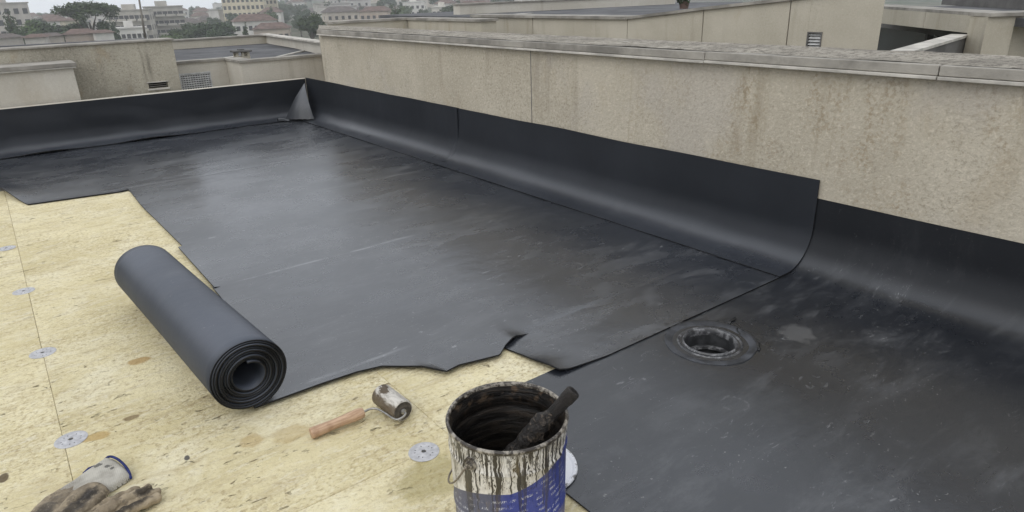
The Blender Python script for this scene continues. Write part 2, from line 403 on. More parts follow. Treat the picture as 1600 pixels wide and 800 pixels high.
# levelling layer under the front-right sheet
# (the roof there carries no insulation in view: the sheet lies on boards of the same height)
for i, (x0, x1) in enumerate(((1.583, 2.405), (2.407, 2.528))):
    for j in range(len(YJ) - 1):
        bb = MB()
        if i == 0 and YJ[j] < 1.181 < YJ[j+1]:                # this board is cut out for the drain
            bb.box(x0, 1.586, YJ[j]+.001, YJ[j+1]-.001, -0.042, -0.001).box(1.782, x1, YJ[j]+.001, YJ[j+1]-.001, -0.042, -0.001)
            bb.box(1.586, 1.782, YJ[j]+.001, 1.083, -0.042, -0.001).box(1.586, 1.782, 1.279, YJ[j+1]-.001, -0.042, -0.001)
        else: bb.box(x0, x1, YJ[j]+.001, YJ[j+1]-.001, -0.042, -0.001)
        o = bb.build('insulation_board', M['board'], None, (x0, YJ[j], -0.042))
        o.parent = deck; o.location = (x0, YJ[j], 0.35 - 0.042)

# ---- membrane sheets
SHEETS = []
def sheet(name, fn, nu, nv, label, thick=0.005, mat='membrane', cat='membrane'):
    """a bendable sheet: fn(s,t) gives the top surface; a solidify gives thickness and black cut edges"""
    me = bpy.data.meshes.new(name)
    vv = [fn(i / nu, j / nv) for j in range(nv + 1) for i in range(nu + 1)]
    c = Vector((sum(p[0] for p in vv) / len(vv), sum(p[1] for p in vv) / len(vv), 0))
    ff = [(j*(nu+1)+i, j*(nu+1)+i+1, (j+1)*(nu+1)+i+1, (j+1)*(nu+1)+i) for j in range(nv) for i in range(nu)]
    me.from_pydata([tuple(Vector(p) - c) for p in vv], [], ff)
    if me.polygons[len(me.polygons)//2].normal.z < -0.2 or (abs(me.polygons[-1].normal.z) < 0.3 and False): me.flip_normals()
    me.polygons.foreach_set('use_smooth', [True] * len(me.polygons))
    me.materials.append(M[mat]); me.materials.append(M['cut_edge'])
    o = bpy.data.objects.new(name, me); COL.objects.link(o); o.location = c
    so = o.modifiers.new('thickness', 'SOLIDIFY'); so.thickness = thick; so.offset = -1; so.material_offset_rim = 1; so.use_even_offset = False
    tag(o, label, cat)
    SHEETS.append(o)
    return o
def crisp(o):
    """bake the thickness so that the cut edges can be shaded sharp"""
    dg = bpy.context.evaluated_depsgraph_get(); dg.update()
    me = bpy.data.meshes.new_from_object(o.evaluated_get(dg)); o.modifiers.clear(); o.data = me
    me.set_sharp_from_angle(angle=rad(35))
    return o
def wav(x, y, a=0.0012, f=2.3): return a * noise.noise(Vector((x * f, y * f, 3.1)))
def grid_fn(xl, xr, yn, yf, zf):
    def fn(s, t):
        # two passes settle edges that depend on each other
        x = xl(0) + (xr(0) - xl(0)) * s; y = yn(x) + (yf(x) - yn(x)) * t
        x = xl(y) + (xr(y) - xl(y)) * s; y = yn(x) + (yf(x) - yn(x)) * t
        return (x, y, zf(x, y, s, t))
    return fn
K = lambda c: (lambda q: c)
# far sheet with the lifted corner over the boards
def xl_c(y): return 0.030 - 0.27 * max(0, y - 4.82) if y > 4.82 else 0.030
def yn_c(x): return interp(((0.03, 4.822), (0.53, 4.744), (0.56, 4.77), (2.5, 4.79)), x)
sheet('membrane_sheet', grid_fn(xl_c, K(2.44), yn_c, K(6.56),
      lambda x, y, s, t: 0.006 + wav(x, y) + 0.055 * smooth(4.80, 5.35, y) * math.exp(-(x - xl_c(y)) / 0.09)
                         + 0.003 * gauss(y, yn_c(x), 0.03)), 90, 60,
      'far black membrane sheet with a lifted corner above the yellow boards')
sheet('membrane_sheet', grid_fn(lambda y: 0.552 + 0.004 * math.sin(y * 7), K(2.42), K(3.845), lambda x: 4.815 + 0.06 * (x - 0.55) / 1.9,
      lambda x, y, s, t: 0.0085 + wav(x, y) + 0.0012 * gauss(y, 4.83, 0.03) + 0.003 * math.exp(-(x - 0.55) / 0.02)), 60, 40,
      'black membrane strip second from the far edge of the roof')
sheet('membrane_sheet', grid_fn(lambda y: interp(((2.6, 0.538), (3.375, 0.541), (3.383, 0.562), (3.9, 0.554)), y), K(2.42), K(2.745), K(3.868),
      lambda x, y, s, t: 0.0105 + wav(x, y) + 0.0012 * gauss(y, 3.868, 0.03) + 0.004 * math.exp(-(x - 0.55) / 0.02)), 60, 90,
      'middle black membrane strip with a small slit in its edge beside the roll')
# near sheet that comes off the roll, with the crooked front edge
FE = ((0.36, 1.766), (0.585, 1.764), (0.70, 1.757), (0.774, 1.738), (0.786, 1.728), (0.868, 1.652), (0.911, 1.572), (0.918, 1.574), (0.965, 1.584),
      (1.098, 1.553), (1.104, 1.556), (1.150, 1.590), (1.215, 1.614), (2.5, 1.614))
def yn_b(x): return interp(FE, x)
def xl_b(y): return interp(((1.5, 0.385), (2.40, 0.385), (2.56, 0.532), (3.0, 0.540)), y)
def z_b(x, y, s, t):
    d = y - yn_b(x)
    lift = 0.0045 * (1 - smooth(1.2, 1.27, x)) + 0.007 * gauss(x, 1.19, 0.03) + 0.004 * gauss(x, 0.9, 0.06)
    return 0.0125 + wav(x, y) + lift * math.exp(-d / 0.05) + 0.0012 * gauss(y, 2.765, 0.03) - 0.0052 * smooth(1.22, 1.30, x) * math.exp(-d / 0.012)
sheet('membrane_sheet', grid_fn(xl_b, K(2.42), yn_b, K(2.765), z_b), 240, 50,
      'near black membrane sheet with a crooked cut front edge behind the roller')
# right-hand floor sheet whose edge crosses above the drain
def xl_a(y): return interp(((1.30, 1.205), (1.335, 1.188), (1.36, 1.178), (1.42, 1.166), (1.50, 1.157), (1.6, 1.146)), y)
def yn_a(x): return interp(((1.14, 1.375), (1.175, 1.358), (1.21, 1.346), (1.26, 1.342), (1.36, 1.332), (2.6, 1.327)), x)
def z_a(x, y, s, t):
    e = x - xl_a(y)
    return 0.0105 + wav(x, y) + (0.004 + 0.010 * gauss(y, 1.40, 0.06)) * math.exp(-e / 0.05) * (1 - smooth(1.50, 1.56, y)) - 0.003 * smooth(1.54, 1.60, y) * (1 - smooth(1.22, 1.32, x)) + 0.0015 * math.exp(-(y - yn_a(x)) / 0.02)
sheet('membrane_sheet', grid_fn(xl_a, K(2.43), yn_a, K(1.70), z_a), 120, 30,
      'black membrane sheet whose long front edge passes just above the drain')

# upstand profile: floor lip, cove, wall
def upst(k, R, lip, top, g):
    """k 0..1 along lip -> cove -> wall; returns (distance from the wall, height)"""
    l1, l2, l3 = lip, R * math.pi / 2, top - R
    d = k * (l1 + l2 + l3)
    if d < l1: return (R + lip - d + g, 0)
    if d < l1 + l2:
        a = (d - l1) / R; return (R + g - R * math.sin(a), R - R * math.cos(a))
    return (g, R + d - l1 - l2)
def right_strip(name, y0, y1, top, base, label, lip=0.05, R=0.155, ny=70, wr=0.0, g=0.006):
    def fn(s, t):
        y = y0 + (y1 - y0) * s
        d, z = upst(t, R, lip, top, g)
        x = WX - d; z += base
        bul = 0.010 * gauss(y, 3.93, 0.10) * gauss(z, 0.11, 0.08) + 0.009 * noise.noise(Vector((y * 1.7, z * 3, 5))) * smooth(0.0, 0.05, z) * smooth(0.32, 0.2, z)
        bul += wr * gauss(y, 1.9, 0.25) * gauss(z, 0.06, 0.06)
        if t < 0.02: z += 0.002 * noise.noise(Vector((y * 5, 0, 0)))
        z += 0.006 * noise.noise(Vector((y * 1.9, 4, 0))) * smooth(0.7, 1.0, t)
        return (x - abs(bul) * 0.7, y, z + abs(bul) * 0.5)
    return sheet(name, fn, ny, 56, label, 0.004, 'membrane_wall')
right_strip('upstand_strip', 3.93, 6.68, 0.357, 0.0125, 'black membrane upstand on the long beige wall, from its lap seam to the far corner')
right_strip('upstand_strip', 1.327, 3.965, 0.352, 0.0165, 'black membrane upstand on the long beige wall, ending in a tall curved cut edge', wr=0.006, g=0.011)
# front-right sheet: floor and upstand in one piece, with the hole for the drain
DR = (1.684, 1.181)
def z_d(x, y):
    return 0.0065 + wav(x, y, 0.0016, 2.0)
bm = bmesh.new()
HR = 0.086
def ring_pt(k, n_, r): a = 2 * math.pi * k / n_; return (DR[0] + r * math.cos(a), DR[1] + r * math.sin(a))
xs = [0.845 + (1.44 - 0.845) * i / 14 for i in range(15)] + [1.44 + 0.488 * i / 12 for i in range(1, 13)] + [1.928 + (2.325 - 1.928) * i / 9 for i in range(1, 10)]
ys = [-1.6, -1.2, -0.8, -0.5, -0.2, 0.0] + [0.937 * i / 14 for i in range(1, 15)] + [0.937 + 0.488 * i / 12 for i in range(1, 13)]
ys = [y for y in ys if y <= 1.3851]
V = {}
def gv(i, j):
    if (i, j) not in V:
        x, y = xs[i], ys[j]
        V[i, j] = bm.verts.new((x, y, z_d(x, y)))
    return V[i, j]
hx0, hx1, hy0, hy1 = 1.440, 1.928, 0.937, max(ys)
ix0, ix1 = 14, 26; jy0 = ys.index(min(ys, key=lambda q: abs(q - hy0))); jy1 = len(ys) - 1
for i in range(len(xs) - 1):
    for j in range(len(ys) - 1):
        if ix0 <= i < ix1 and jy0 <= j < jy1: continue
        bm.faces.new((gv(i, j), gv(i+1, j), gv(i+1, j+1), gv(i, j+1)))
# fan between the square and the round hole
loop = [(i, jy0) for i in range(ix0, ix1)] + [(ix1, j) for j in range(jy0, jy1)] + [(i, jy1) for i in range(ix1, ix0, -1)] + [(ix0, j) for j in range(jy1, jy0, -1)]
prev = [gv(*q) for q in loop]; L0 = [Vector(v.co) for v in prev]
for q in range(1, 6):
    cur = []
    for p0 in L0:
        d = Vector((p0.x - DR[0], p0.y - DR[1])); e = d.normalized() * HR; m = Vector(d).lerp(e, q / 5)
        x, y = DR[0] + m.x, DR[1] + m.y
        cur.append(bm.verts.new((x, y, z_d(x, y))))
    for k in range(len(cur)):
        a, b = k, (k + 1) % len(cur); bm.faces.new((prev[a], prev[b], cur[b], cur[a]))
    prev = cur
# upstand part of the same sheet
nk = 40; colv = [gv(len(xs) - 1, j) for j in range(len(ys))]
for k in range(1, nk + 1):
    new = []
    for j, y in enumerate(ys):
        d, z = upst(k / nk, 0.175, 2.53 - 0.175 - 2.325 - 0.003, 0.287, 0.003)
        x = WX - d
        wob = 0.004 * noise.noise(Vector((y * 1.6, z * 3, 9))) * smooth(0, 0.06, z)
        new.append(bm.verts.new((x - abs(wob), y, z + z_d(2.325, y))))
    for j in range(len(ys) - 1): bm.faces.new((colv[j], new[j], new[j+1], colv[j+1]))
    colv = new
bmesh.ops.recalc_face_normals(bm, faces=bm.faces)
me = bpy.data.meshes.new('membrane_sheet'); bm.to_mesh(me); bm.free()
if sum(p.normal.z for p in me.polygons) < 0: me.flip_normals()
me.polygons.foreach_set('use_smooth', [True] * len(me.polygons))
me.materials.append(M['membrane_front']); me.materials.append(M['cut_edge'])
o = bpy.data.objects.new('membrane_sheet', me); COL.objects.link(o)
so = o.modifiers.new('thickness', 'SOLIDIFY'); so.thickness = 0.004; so.offset = -1; so.material_offset_rim = 1; so.use_even_offset = False
tag(o, 'front black membrane sheet around the drain, running up the beige wall on the right', 'membrane')
SHEETS.append(o)

# far upstand along the low wall, with an unbonded lip that gapes in two places
def far_fn(s, t):
    x = -3.4 + (2.52 + 3.4) * s
    d, z = upst(t, 0.135, 0.055, 0.345, 0.006)
    y = WY - d; z += 0.0125
    lip = math.exp(-max(0, (0.195 - d)) / 0.02) if d > 0.10 else 0
    up = (0.016 * gauss(x, 1.02, 0.22) + 0.013 * gauss(x, 0.28, 0.20) + 0.006 * gauss(x, -0.6, 0.4)) * math.exp(-max(0, 0.196 - d) / 0.05)
    bul = 0.022 * noise.noise(Vector((x * 1.9, z * 4, 7))) * smooth(0, 0.05, z) * smooth(0.33, 0.2, z)
    bul += 0.012 * gauss(x, 1.08 - (z - 0.1) * 0.5, 0.10) * gauss(z, 0.13, 0.07)
    return (x, y - abs(bul) - 0.02 * gauss(x, 1.0, 0.4) * (d > 0.15), z + up)
sheet('upstand_strip', far_fn, 160, 50, 'black membrane upstand on the low far wall, its lower lip gaping', 0.004, 'membrane_wall')
# folded gusset in the far corner
def gus(s, t):
    ap = Vector((WX - 0.035, WY - 0.045, 0.325)); a = Vector((2.205, WY - 0.185, 0.020)); b = Vector((2.400, 6.27, 0.022))
    base = a.lerp(b, s); p = base.lerp(ap, t)
    outw = Vector((-0.62, -0.70, 0.3)); p += outw * (0.035 * math.sin(math.pi * s) * (1 - t) + 0.03 * math.sin(math.pi * t))
    p.z += 0.012 * noise.noise(Vector((s * 6, 0, 1))) * (1 - t) ** 4
    return tuple(p)
g_ = sheet('corner_gusset', gus, 16, 20, 'pale triangular membrane gusset folded into the far corner of the upstands', 0.003, 'membrane')
def fold(s, t):
    x = 2.13 + 0.34 * s; y = 6.47 + 0.05 * t - 0.10 * s
    return (x, y, 0.016 + 0.030 * math.sin(math.pi * t) * abs(math.sin(7 * s + 1)) * (1 - 0.5 * s))
sheet('membrane_fold', fold, 24, 10, 'crumpled strip of black membrane at the foot of the corner gusset', 0.003, 'membrane')
# lap patch where the two wall strips meet
def lap(s, t):
    d, z = upst(0.10 + 0.90 * t, 0.150, 0.03, 0.350, 0.016)
    wd = 0.026 + 0.05 * math.exp(-((t - 0.30) / 0.18) ** 2)
    y = 3.945 + (s - 0.5) * wd
    b = 0.007 * math.cos(math.pi * (s - 0.5)) * (0.15 + math.exp(-((t - 0.30) / 0.16) ** 2))
    return (WX - d - b, y, z + 0.018 + b * 0.5)
sheet('lap_patch', lap, 10, 40, 'narrow bulging lap patch over the vertical seam of the wall upstand', 0.002, 'membrane_wall')

for o in SHEETS: crisp(o)
# ================================================================ ROLL
def roll():
    c0 = Vector((0.388, 1.762, 0)); ax = Vector((-0.068, 1.07, 0)); L = ax.length
    r = thing('membrane_roll', 'thick roll of black rubber membrane lying on the yellow boards', 'membrane roll', c0 + ax * 0.5)
    r.rotation_euler.z = math.atan2(ax.y, ax.x) - math.pi / 2
    nl = 26
    def spiral(turns, r0, r1, phase, n_):
        pts = []
        for i in range(n_ + 1):
            t = i / n_; a = -math.pi / 2 + phase + 2 * math.pi * turns * t
            rad_ = r0 + (r1 - r0) * t
            rad_ *= 1 + 0.012 * math.sin(2 * a + 1.0) + 0.008 * math.sin(3.1 * a)
            pts.append((rad_ * math.cos(a) * 1.0, rad_ * math.sin(a) * 0.985))
        return pts
    sp = spiral(11.5, 0.1075, 0.0430, 0.0, 520)
    me_v, me_f = [], []
    for q in range(nl + 1):
        y = -L / 2 + L * q / nl
        for i, (x, z) in enumerate(sp):
            tele = 0.0045 * math.sin(i * 0.045) + 0.006 * noise.noise(Vector((i * 0.012, 0, 2))) if q in (0, nl) else 0
            t = q / nl; sag = 1 - 0.012 * math.sin(math.pi * t)
            me_v.append((x * sag, y + tele, 0.1225 + z * sag))
    k = len(sp)
    for q in range(nl):
        for i in range(k - 1): me_f.append((q*k+i, q*k+i+1, (q+1)*k+i+1, (q+1)*k+i))
    me = bpy.data.meshes.new('wound_sheet'); me.from_pydata(me_v, [], me_f)
    me.polygons.foreach_set('use_smooth', [True] * len(me.polygons))
    me.materials.append(M['roll']); me.materials.append(M['cut_edge'])
    o = bpy.data.objects.new('wound_sheet', me); COL.objects.link(o); o.parent = r
    so = o.modifiers.new('thickness', 'SOLIDIFY'); so.thickness = 0.0043; so.offset = 0; so.material_offset_rim = 1; so.use_even_offset = False
roll()

# ================================================================ WASHERS on the board joints
def washer_mat():
    n = N('galvanised_washer', 0.42, 0.5); p = n.obj()
    return n.out(n.mix(n.ramp(n.noise(p, 60, 4), 0.3, 0.7), (0.34, 0.335, 0.345), (0.50, 0.495, 0.505)), metal=0.0, normal=n.bump(n.noise(p, 120, 3), 0.1, 0.002))
M['zinc'] = washer_mat()
M['dark_metal'] = plain('dark_metal', (0.05, 0.048, 0.045), 0.5, 0.5)
def make_washer():
    R = 0.040
    mb = MB().lathe([(0.0065, 0.0), (0.0065, 0.0022), (0.010, 0.0026), (0.014, 0.0006), (0.028, 0.0006), (0.031, 0.0011), (0.0375, 0.0010), (R, 0.0003), (R, 0.0)], 40)
    p = mb.build('plate', M['zinc'], None, smooth_=50)
    s_ = MB().lathe([(0, -0.001), (0.0066, -0.001)], 20).lathe([(0.0, 0.0016), (0.0042, 0.0016), (0.0050, 0.0006), (0.0050, -0.001)], 16).build('screw', M['dark_metal'], None, smooth_=40)
    hm = MB()
    for k in range(14):
        a = 2 * math.pi * k / 14; ca, sa = math.cos(a), math.sin(a)
        if k % 3 == 1: continue
        q = [(0.0215, -0.0011), (0.0255, -0.0011), (0.0255, 0.0011), (0.0215, 0.0011)]
        hm.prism([(x * ca - y * sa, x * sa + y * ca) for x, y in q], 0.0004, 0.0008)
    h_ = hm.build('slot_marks', M['dark_metal'], None)
    return p.data, s_.data, h_.data, (p, s_, h_)
wp, ws, wh, tmp = make_washer()
for o in tmp: bpy.data.objects.remove(o)
for (x, y, dz, lab) in ((0.668, 1.300, 0, 'round zinc washer beside the can, on the nearest board joint in the middle'),
                        (-0.050, 1.964, 0, 'round zinc washer on the board joint just behind the gloves'),
                        (-0.067, 2.600, 0, 'round zinc washer left of the near end of the roll'),
                        (-0.082, 3.288, 0, 'round zinc washer left of the far end of the roll, at the picture edge'),
                        (-0.113, 3.990, 0, 'farthest round zinc washer, at the left edge under the lifted sheet')):
    t = thing('washer_plate', lab, 'washer', (x, y, 0.0), 'zinc washers fixing the boards', random.uniform(0, 3))
    for nm, me in (('plate', wp), ('screw', ws), ('slot_marks', wh)): inst(nm, me, t)

# ================================================================ DRAIN
def drain():
    d = thing('roof_drain', 'round black roof drain let into the front membrane sheet', 'drain', (DR[0], DR[1], 0.0035))
    M['drain'] = plain('drain_cast_metal', (0.035, 0.036, 0.038), 0.38, 0.55, 0.5, 25, bump=0.15)
    n = N('drain_worn_rim', 0.35, 0.6); p = n.obj()
    M['drain_rim'] = n.out(n.mix(n.ramp(n.noise(p, 40, 6, 0.7), 0.45, 0.65), (0.03, 0.03, 0.032), (0.20, 0.20, 0.205)), normal=n.bump(n.noise(p, 60, 4), 0.3, 0.004))
    n = N('drain_flange', 0.45, 0.5); p = n.obj()
    c = n.mix(n.ramp(n.noise(p, 14, 6, 0.65), 0.35, 0.65), (0.016, 0.017, 0.020), (0.058, 0.062, 0.072))
    M['drain_flange'] = n.out(c, normal=n.bump(n.noise(p, 30, 5), 0.2, 0.004))
    fl = MB(); nn = 64; prof = [(0.083, -0.0065), (0.100, -0.0018), (0.120, 0.0030), (0.140, 0.0068), (0.1465, 0.0062), (0.148, 0.0020)]
    for k in range(nn):
        a = 2 * math.pi * k / nn; w_ = 1 + 0.02 * noise.noise(Vector((math.cos(a) * 2, math.sin(a) * 2, 0))) + 0.035 * gauss(a, 0.25, 0.25)
        for r, z in prof: fl.v.append((r * (w_ if r > 0.11 else 1) * math.cos(a), r * (w_ if r > 0.11 else 1) * math.sin(a), z + 0.0))
    for k in range(nn):
        for q in range(len(prof) - 1): fl.f.append((k*6+q, ((k+1)%nn)*6+q, ((k+1)%nn)*6+q+1, k*6+q+1))
    f = fl.build('flange', M['drain_flange'], d, smooth_=40)
    MB().lathe([(0.093, -0.006), (0.0955, 0.0035), (0.101, 0.0065), (0.106, 0.003), (0.108, -0.004)], 56).build('outer_ring', M['drain_rim'], d, smooth_=50)
    MB().lathe([(0.081, -0.16), (0.0805, -0.012), (0.082, 0.004), (0.085, 0.009), (0.088, 0.008), (0.0905, 0.002), (0.0915, -0.008)], 56).build('clamping_ring', M['drain_rim'], d, smooth_=50)
    MB().lathe([(0.0805, -0.012), (0.080, -0.03), (0.078, -0.15)], 48).build('pipe', M['drain'], d, smooth_=True)
    MB().lathe([(0.0795, -0.050), (0.069, -0.052), (0.067, -0.060), (0.0795, -0.064)], 48).build('inner_collar', M['drain_rim'], d, smooth_=40)
    MB().lathe([(0.0, -0.149), (0.079, -0.149)], 40).build('drain_bottom', M['black'], d)
    # tar that has run and cracked round the flange
    M['tar'] = plain('tar_bead', (0.012, 0.012, 0.012), 0.45, 0.5, 0.3, 40)
    tb = MB(); pts = []; rd = []
    for k in range(34):
        a = rad(-62 + 160 * k / 33); r = 0.151 + 0.005 * noise.noise(Vector((k * 0.6, 1, 0)))
        pts.append((r * math.cos(a), r * math.sin(a), 0.0050)); rd.append(max(0.0012, 0.0050 + 0.0048 * noise.noise(Vector((k * 0.5, 0, 4)))))
    tb.tube(pts, rd, 6, sq=0.5)
    pts = [(0.152, 0.035, 0.006), (0.170, 0.045, 0.006), (0.190, 0.046, 0.006), (0.205, 0.050, 0.006)]
    tb.tube(pts, [0.003, 0.005, 0.008, 0.005], 8, sq=0.35)
    tb.tube([(0.148, 0.0, 0.0065), (0.132, -0.010, 0.0075), (0.120, -0.030, 0.0055), (0.110, -0.036, 0.003)], [0.003, 0.0022, 0.0028, 0.0015], 6, sq=0.4)
    tb.build('tar_bead', M['tar'], d, smooth_=True)
drain()

# ================================================================ BUCKET
BC = Vector((0.6875, 0.954, 0.0)); BR = 0.124; BH = 0.290
def bucket():
    n = N('dripped_tinplate', 0.42, 0.5); o = n.obj(); q = n.xyz(o)
    th = n.math('ARCTAN2', q[1], q[0])
    # angle measured from the side that faces left-front, so that the seam of atan2 lies at the back
    t2 = n.math('WRAP', n.sub(th, rad(234)), math.pi, -math.pi)
    z = q[2]
    cyl = n.comb(t2, z, 0.0)
    wig = n.mul(n.sub(n.noise(n.map(cyl, (3, 38, 1)), 1.0, 3), 0.5), 0.10)
    tw = n.plus(t2, wig)
    def runs(fr, seed, lo, hi_, l0, l1):
        on = n.ramp(n.noise(n.comb(n.mul(tw, fr), seed, n.mul(z, 3.0)), 1.0, 2, 0.5), lo, hi_)
        ln = n.ramp(n.noise(n.comb(n.mul(t2, fr * 0.45), seed + 3.3, 0.0), 1.0, 2, 0.5), 0.30, 0.72, l0, l1)
        return n.mul(on, n.ramp(n.plus(n.sub(z, 0.292), ln), -0.004, 0.004))
    fleck = n.noise(n.map(cyl, (30, 85, 1)), 1.0, 4, 0.65, 0.8)
    hi = n.ramp(z, 0.14, 0.29, -0.05, 0.04)
    m3_ = n.ramp(n.plus(fleck, hi), 0.535, 0.580)
    m3_ = n.mul(m3_, n.ramp(n.noise(n.map(cyl, (4, 12, 1)), 1.0, 3), 0.40, 0.55))
    top = n.mul(n.ramp(z, 0.262, 0.288), n.ramp(n.noise(n.map(cyl, (9, 9, 1)), 1.0, 5, 0.7), 0.38, 0.6))
    tarm = n.mx(n.mx(n.mx(runs(13, 0.0, 0.545, 0.570, 0.03, 0.26), runs(25, 9.0, 0.560, 0.590, 0.01, 0.15)), n.mul(runs(5.0, 21.0, 0.600, 0.625, 0.02, 0.20), 0.95)), n.mx(m3_, top))
    white = n.mix(n.ramp(n.noise(n.map(cyl, (6, 20, 1)), 1.0, 6, 0.7), 0.35, 0.68), (0.74, 0.72, 0.68), (0.47, 0.435, 0.375))
    # blue printed band with a swoosh as its upper limit
    tn_ = n.math('MINIMUM', t2, 0.0)
    b = n.plus(n.plus(0.187, n.mul(n.mx(t2, 0.0), 0.044)), n.mul(n.mul(tn_, tn_), -0.029))
    blue = n.ramp(n.sub(b, z), -0.0008, 0.0008)
    bluec = n.mix(n.ramp(n.noise(n.map(cyl, (9, 30, 1)), 1.0, 6, 0.7), 0.4, 0.7), (0.030, 0.046, 0.235), (0.050, 0.068, 0.27))
    bluec = n.mix(n.ramp(t2, -0.35, 0.0, 0.88, 0.0), bluec, (0.095, 0.10, 0.13))
    # rows of worn small print
    row = n.math('FRACT', n.mul(n.sub(z, n.mul(t2, 0.020)), 62.0))
    rowm = n.mul(n.ramp(row, 0.30, 0.36), n.ramp(row, 0.70, 0.76, 1, 0))
    ltr = n.ramp(n.noise(n.map(cyl, (70, 190, 1)), 1.0, 3, 0.6), 0.50, 0.55)
    prt = n.mul(n.mul(rowm, ltr), n.mul(n.ramp(n.noise(n.map(cyl, (6, 16, 1)), 1.0, 3), 0.47, 0.54), n.ramp(n.sub(b, z), 0.008, 0.014)))
    bluec = n.mix(n.mul(prt, 0.9), bluec, (0.55, 0.56, 0.60))
    c = n.mix(blue, white, bluec)
    c = n.mix(n.mul(tarm, n.ramp(blue, 0, 1, 0.97, 0.55)), c, (0.022, 0.017, 0.012))
    c = n.mix(n.mul(n.ramp(n.noise(n.map(cyl, (4, 9, 1), (8, 1, 0)), 1.0, 5, 0.7), 0.55, 0.72), 0.4), c, (0.20, 0.145, 0.06))
    h = n.plus(n.mul(tarm, 1.0), n.mul(n.noise(o, 80, 4), 0.4))
    M['tin'] = n.out(c, n.ramp(tarm, 0, 1, 0.42, 0.30), n.bump(h, 0.6, 0.0025))
    n = N('tar_coated_inside', 0.30, 0.5); p = n.obj(); q = n.xyz(p)
    cyl = n.map(p, (10, 10, 70))
    f = n.noise(cyl, 1.0, 6, 0.7, 0.6)
    c = n.mix(n.ramp(f, 0.45, 0.72), (0.006, 0.005, 0.0045), (0.034, 0.024, 0.016))
    c = n.mix(n.mul(n.ramp(q[2], 0.225, 0.285), n.ramp(n.noise(p, 45, 5), 0.5, 0.68)), c, (0.10, 0.066, 0.04))
    M['tar_in'] = n.out(c, n.ramp(f, 0.3, 0.7, 0.25, 0.6), n.bump(f, 0.7, 0.006))
    n = N('tarry_rim', 0.35, 0.5); p = n.obj()
    M['rim'] = n.out(n.mix(n.ramp(n.noise(p, 55, 6, 0.7), 0.45, 0.62), (0.03, 0.023, 0.017), (0.30, 0.27, 0.225)), normal=n.bump(n.noise(p, 90, 4), 0.5, 0.003))
    M['wire'] = plain('dull_wire', (0.15, 0.125, 0.095), 0.45, 0.5, 0.4, 60)
    t = thing('paint_can', 'large tar-dripped white and blue tin can standing open in the foreground', 'can', BC)
    R, H = BR, BH
    prof = [(R-0.012, 0.0), (R-0.008, 0.002), (R-0.006, 0.012)]
    def rib(z0, a=0.0022, w_=0.006): return [(None, z0 - w_, 0), (None, z0 - w_*0.4, a), (None, z0 + w_*0.4, a), (None, z0 + w_, 0)]
    taper = lambda z: R - 0.0065 + 0.0055 * z / H
    prof += [(taper(0.09), 0.09), (taper(0.096) + 0.002, 0.096), (taper(0.10) + 0.002, 0.10), (taper(0.106), 0.106)]
    prof += [(taper(0.226), 0.226), (taper(0.229) + 0.0022, 0.2295), (taper(0.232) + 0.0022, 0.233), (taper(0.237), 0.237)]
    prof += [(taper(0.262), 0.262), (taper(0.265) + 0.0015, 0.265), (taper(0.283) + 0.001, 0.283)]
    MB().lathe(prof, 72).build('body', M['tin'], t, smooth_=50)
    MB().tube([(taper(0.15) * math.cos(rad(243.5)) * 1.004, taper(0.15) * math.sin(rad(243.5)) * 1.004, z) for z in (0.004, 0.1, 0.2, 0.283)], [0.0022] * 4, 6).build('side_seam', M['tin'], t, smooth_=True)
    MB().lathe([(R - 0.0035, H - 0.010), (R + 0.0015, H - 0.0085), (R + 0.0028, H - 0.004), (R + 0.0010, H), (R - 0.0028, H + 0.0004), (R - 0.0050, H - 0.003), (R - 0.0052, H - 0.010)], 72).build('rim', M['rim'], t, smooth_=True)
    ins = [(R - 0.0052, H - 0.008), (R - 0.008, 0.262), (R - 0.0082, 0.238), (R - 0.0052, 0.233), (R - 0.0075, 0.226), (R - 0.0105, 0.18), (R - 0.011, 0.105), (R - 0.009, 0.099), (R - 0.011, 0.093), (R - 0.0125, 0.04)]
    MB().lathe(ins, 72).build('lining', M['tar_in'], t, smooth_=True)
    lv = MB(); nr, na = 10, 48
    for i in range(nr + 1):
        for k in range(na):
            r = (R - 0.011) * i / nr; a = 2 * math.pi * k / na
            x, y = r * math.cos(a), r * math.sin(a)
            lv.v.append((x, y, 0.088 + 0.004 * noise.noise(Vector((x * 25, y * 25, 0))) + 0.006 * (i / nr) ** 6))
    for i in range(nr):
        for k in range(na): lv.f.append((i*na+k, i*na+(k+1)%na, (i+1)*na+(k+1)%na, (i+1)*na+k))
    lv.build('tar_filling', M['tar_in'], t, smooth_=True)
    # bail with its ears
    ea = rad(197); ed = Vector((math.cos(ea), math.sin(ea), 0)); od = Vector((math.cos(ea - math.pi/2), math.sin(ea - math.pi/2), 0))
    zb = 0.247
    for sgn in (1, -1):
        b_ = ed * sgn; c = b_ * (taper(zb) + 0.0)
        c.z = zb
        e = MB()
        for (a0, r0, a1, r1) in ((-0.001, 0.0145, 0.003, 0.0135), (0.003, 0.0135, 0.004, 0.0085), (0.004, 0.0085, 0.009, 0.0075), (0.009, 0.0075, 0.0095, 0.0)):
            pass
        e.tube([c + b_ * 0.0, c + b_ * 0.004, c + b_ * 0.0042, c + b_ * 0.010, c + b_ * 0.0115], [0.0145, 0.0135, 0.0090, 0.0078, 0.004], 20)
        e.build('ear', M['rim'], t, smooth_=40)
    pts = []; hang = rad(62)
    dn = od * math.cos(hang) + Vector((0, 0, -1)) * math.sin(hang)
    for k in range(41):
        a = math.pi * k / 40
        p = ed * math.cos(a) * (R + 0.012) + dn * math.sin(a) * (R + 0.016) + od * (0.017 * math.sin(a)); p.z += zb
        rr_ = math.hypot(p.x, p.y)
        if rr_ < R + 0.006: p.x *= (R + 0.006) / rr_; p.y *= (R + 0.006) / rr_
        pts.append(p)
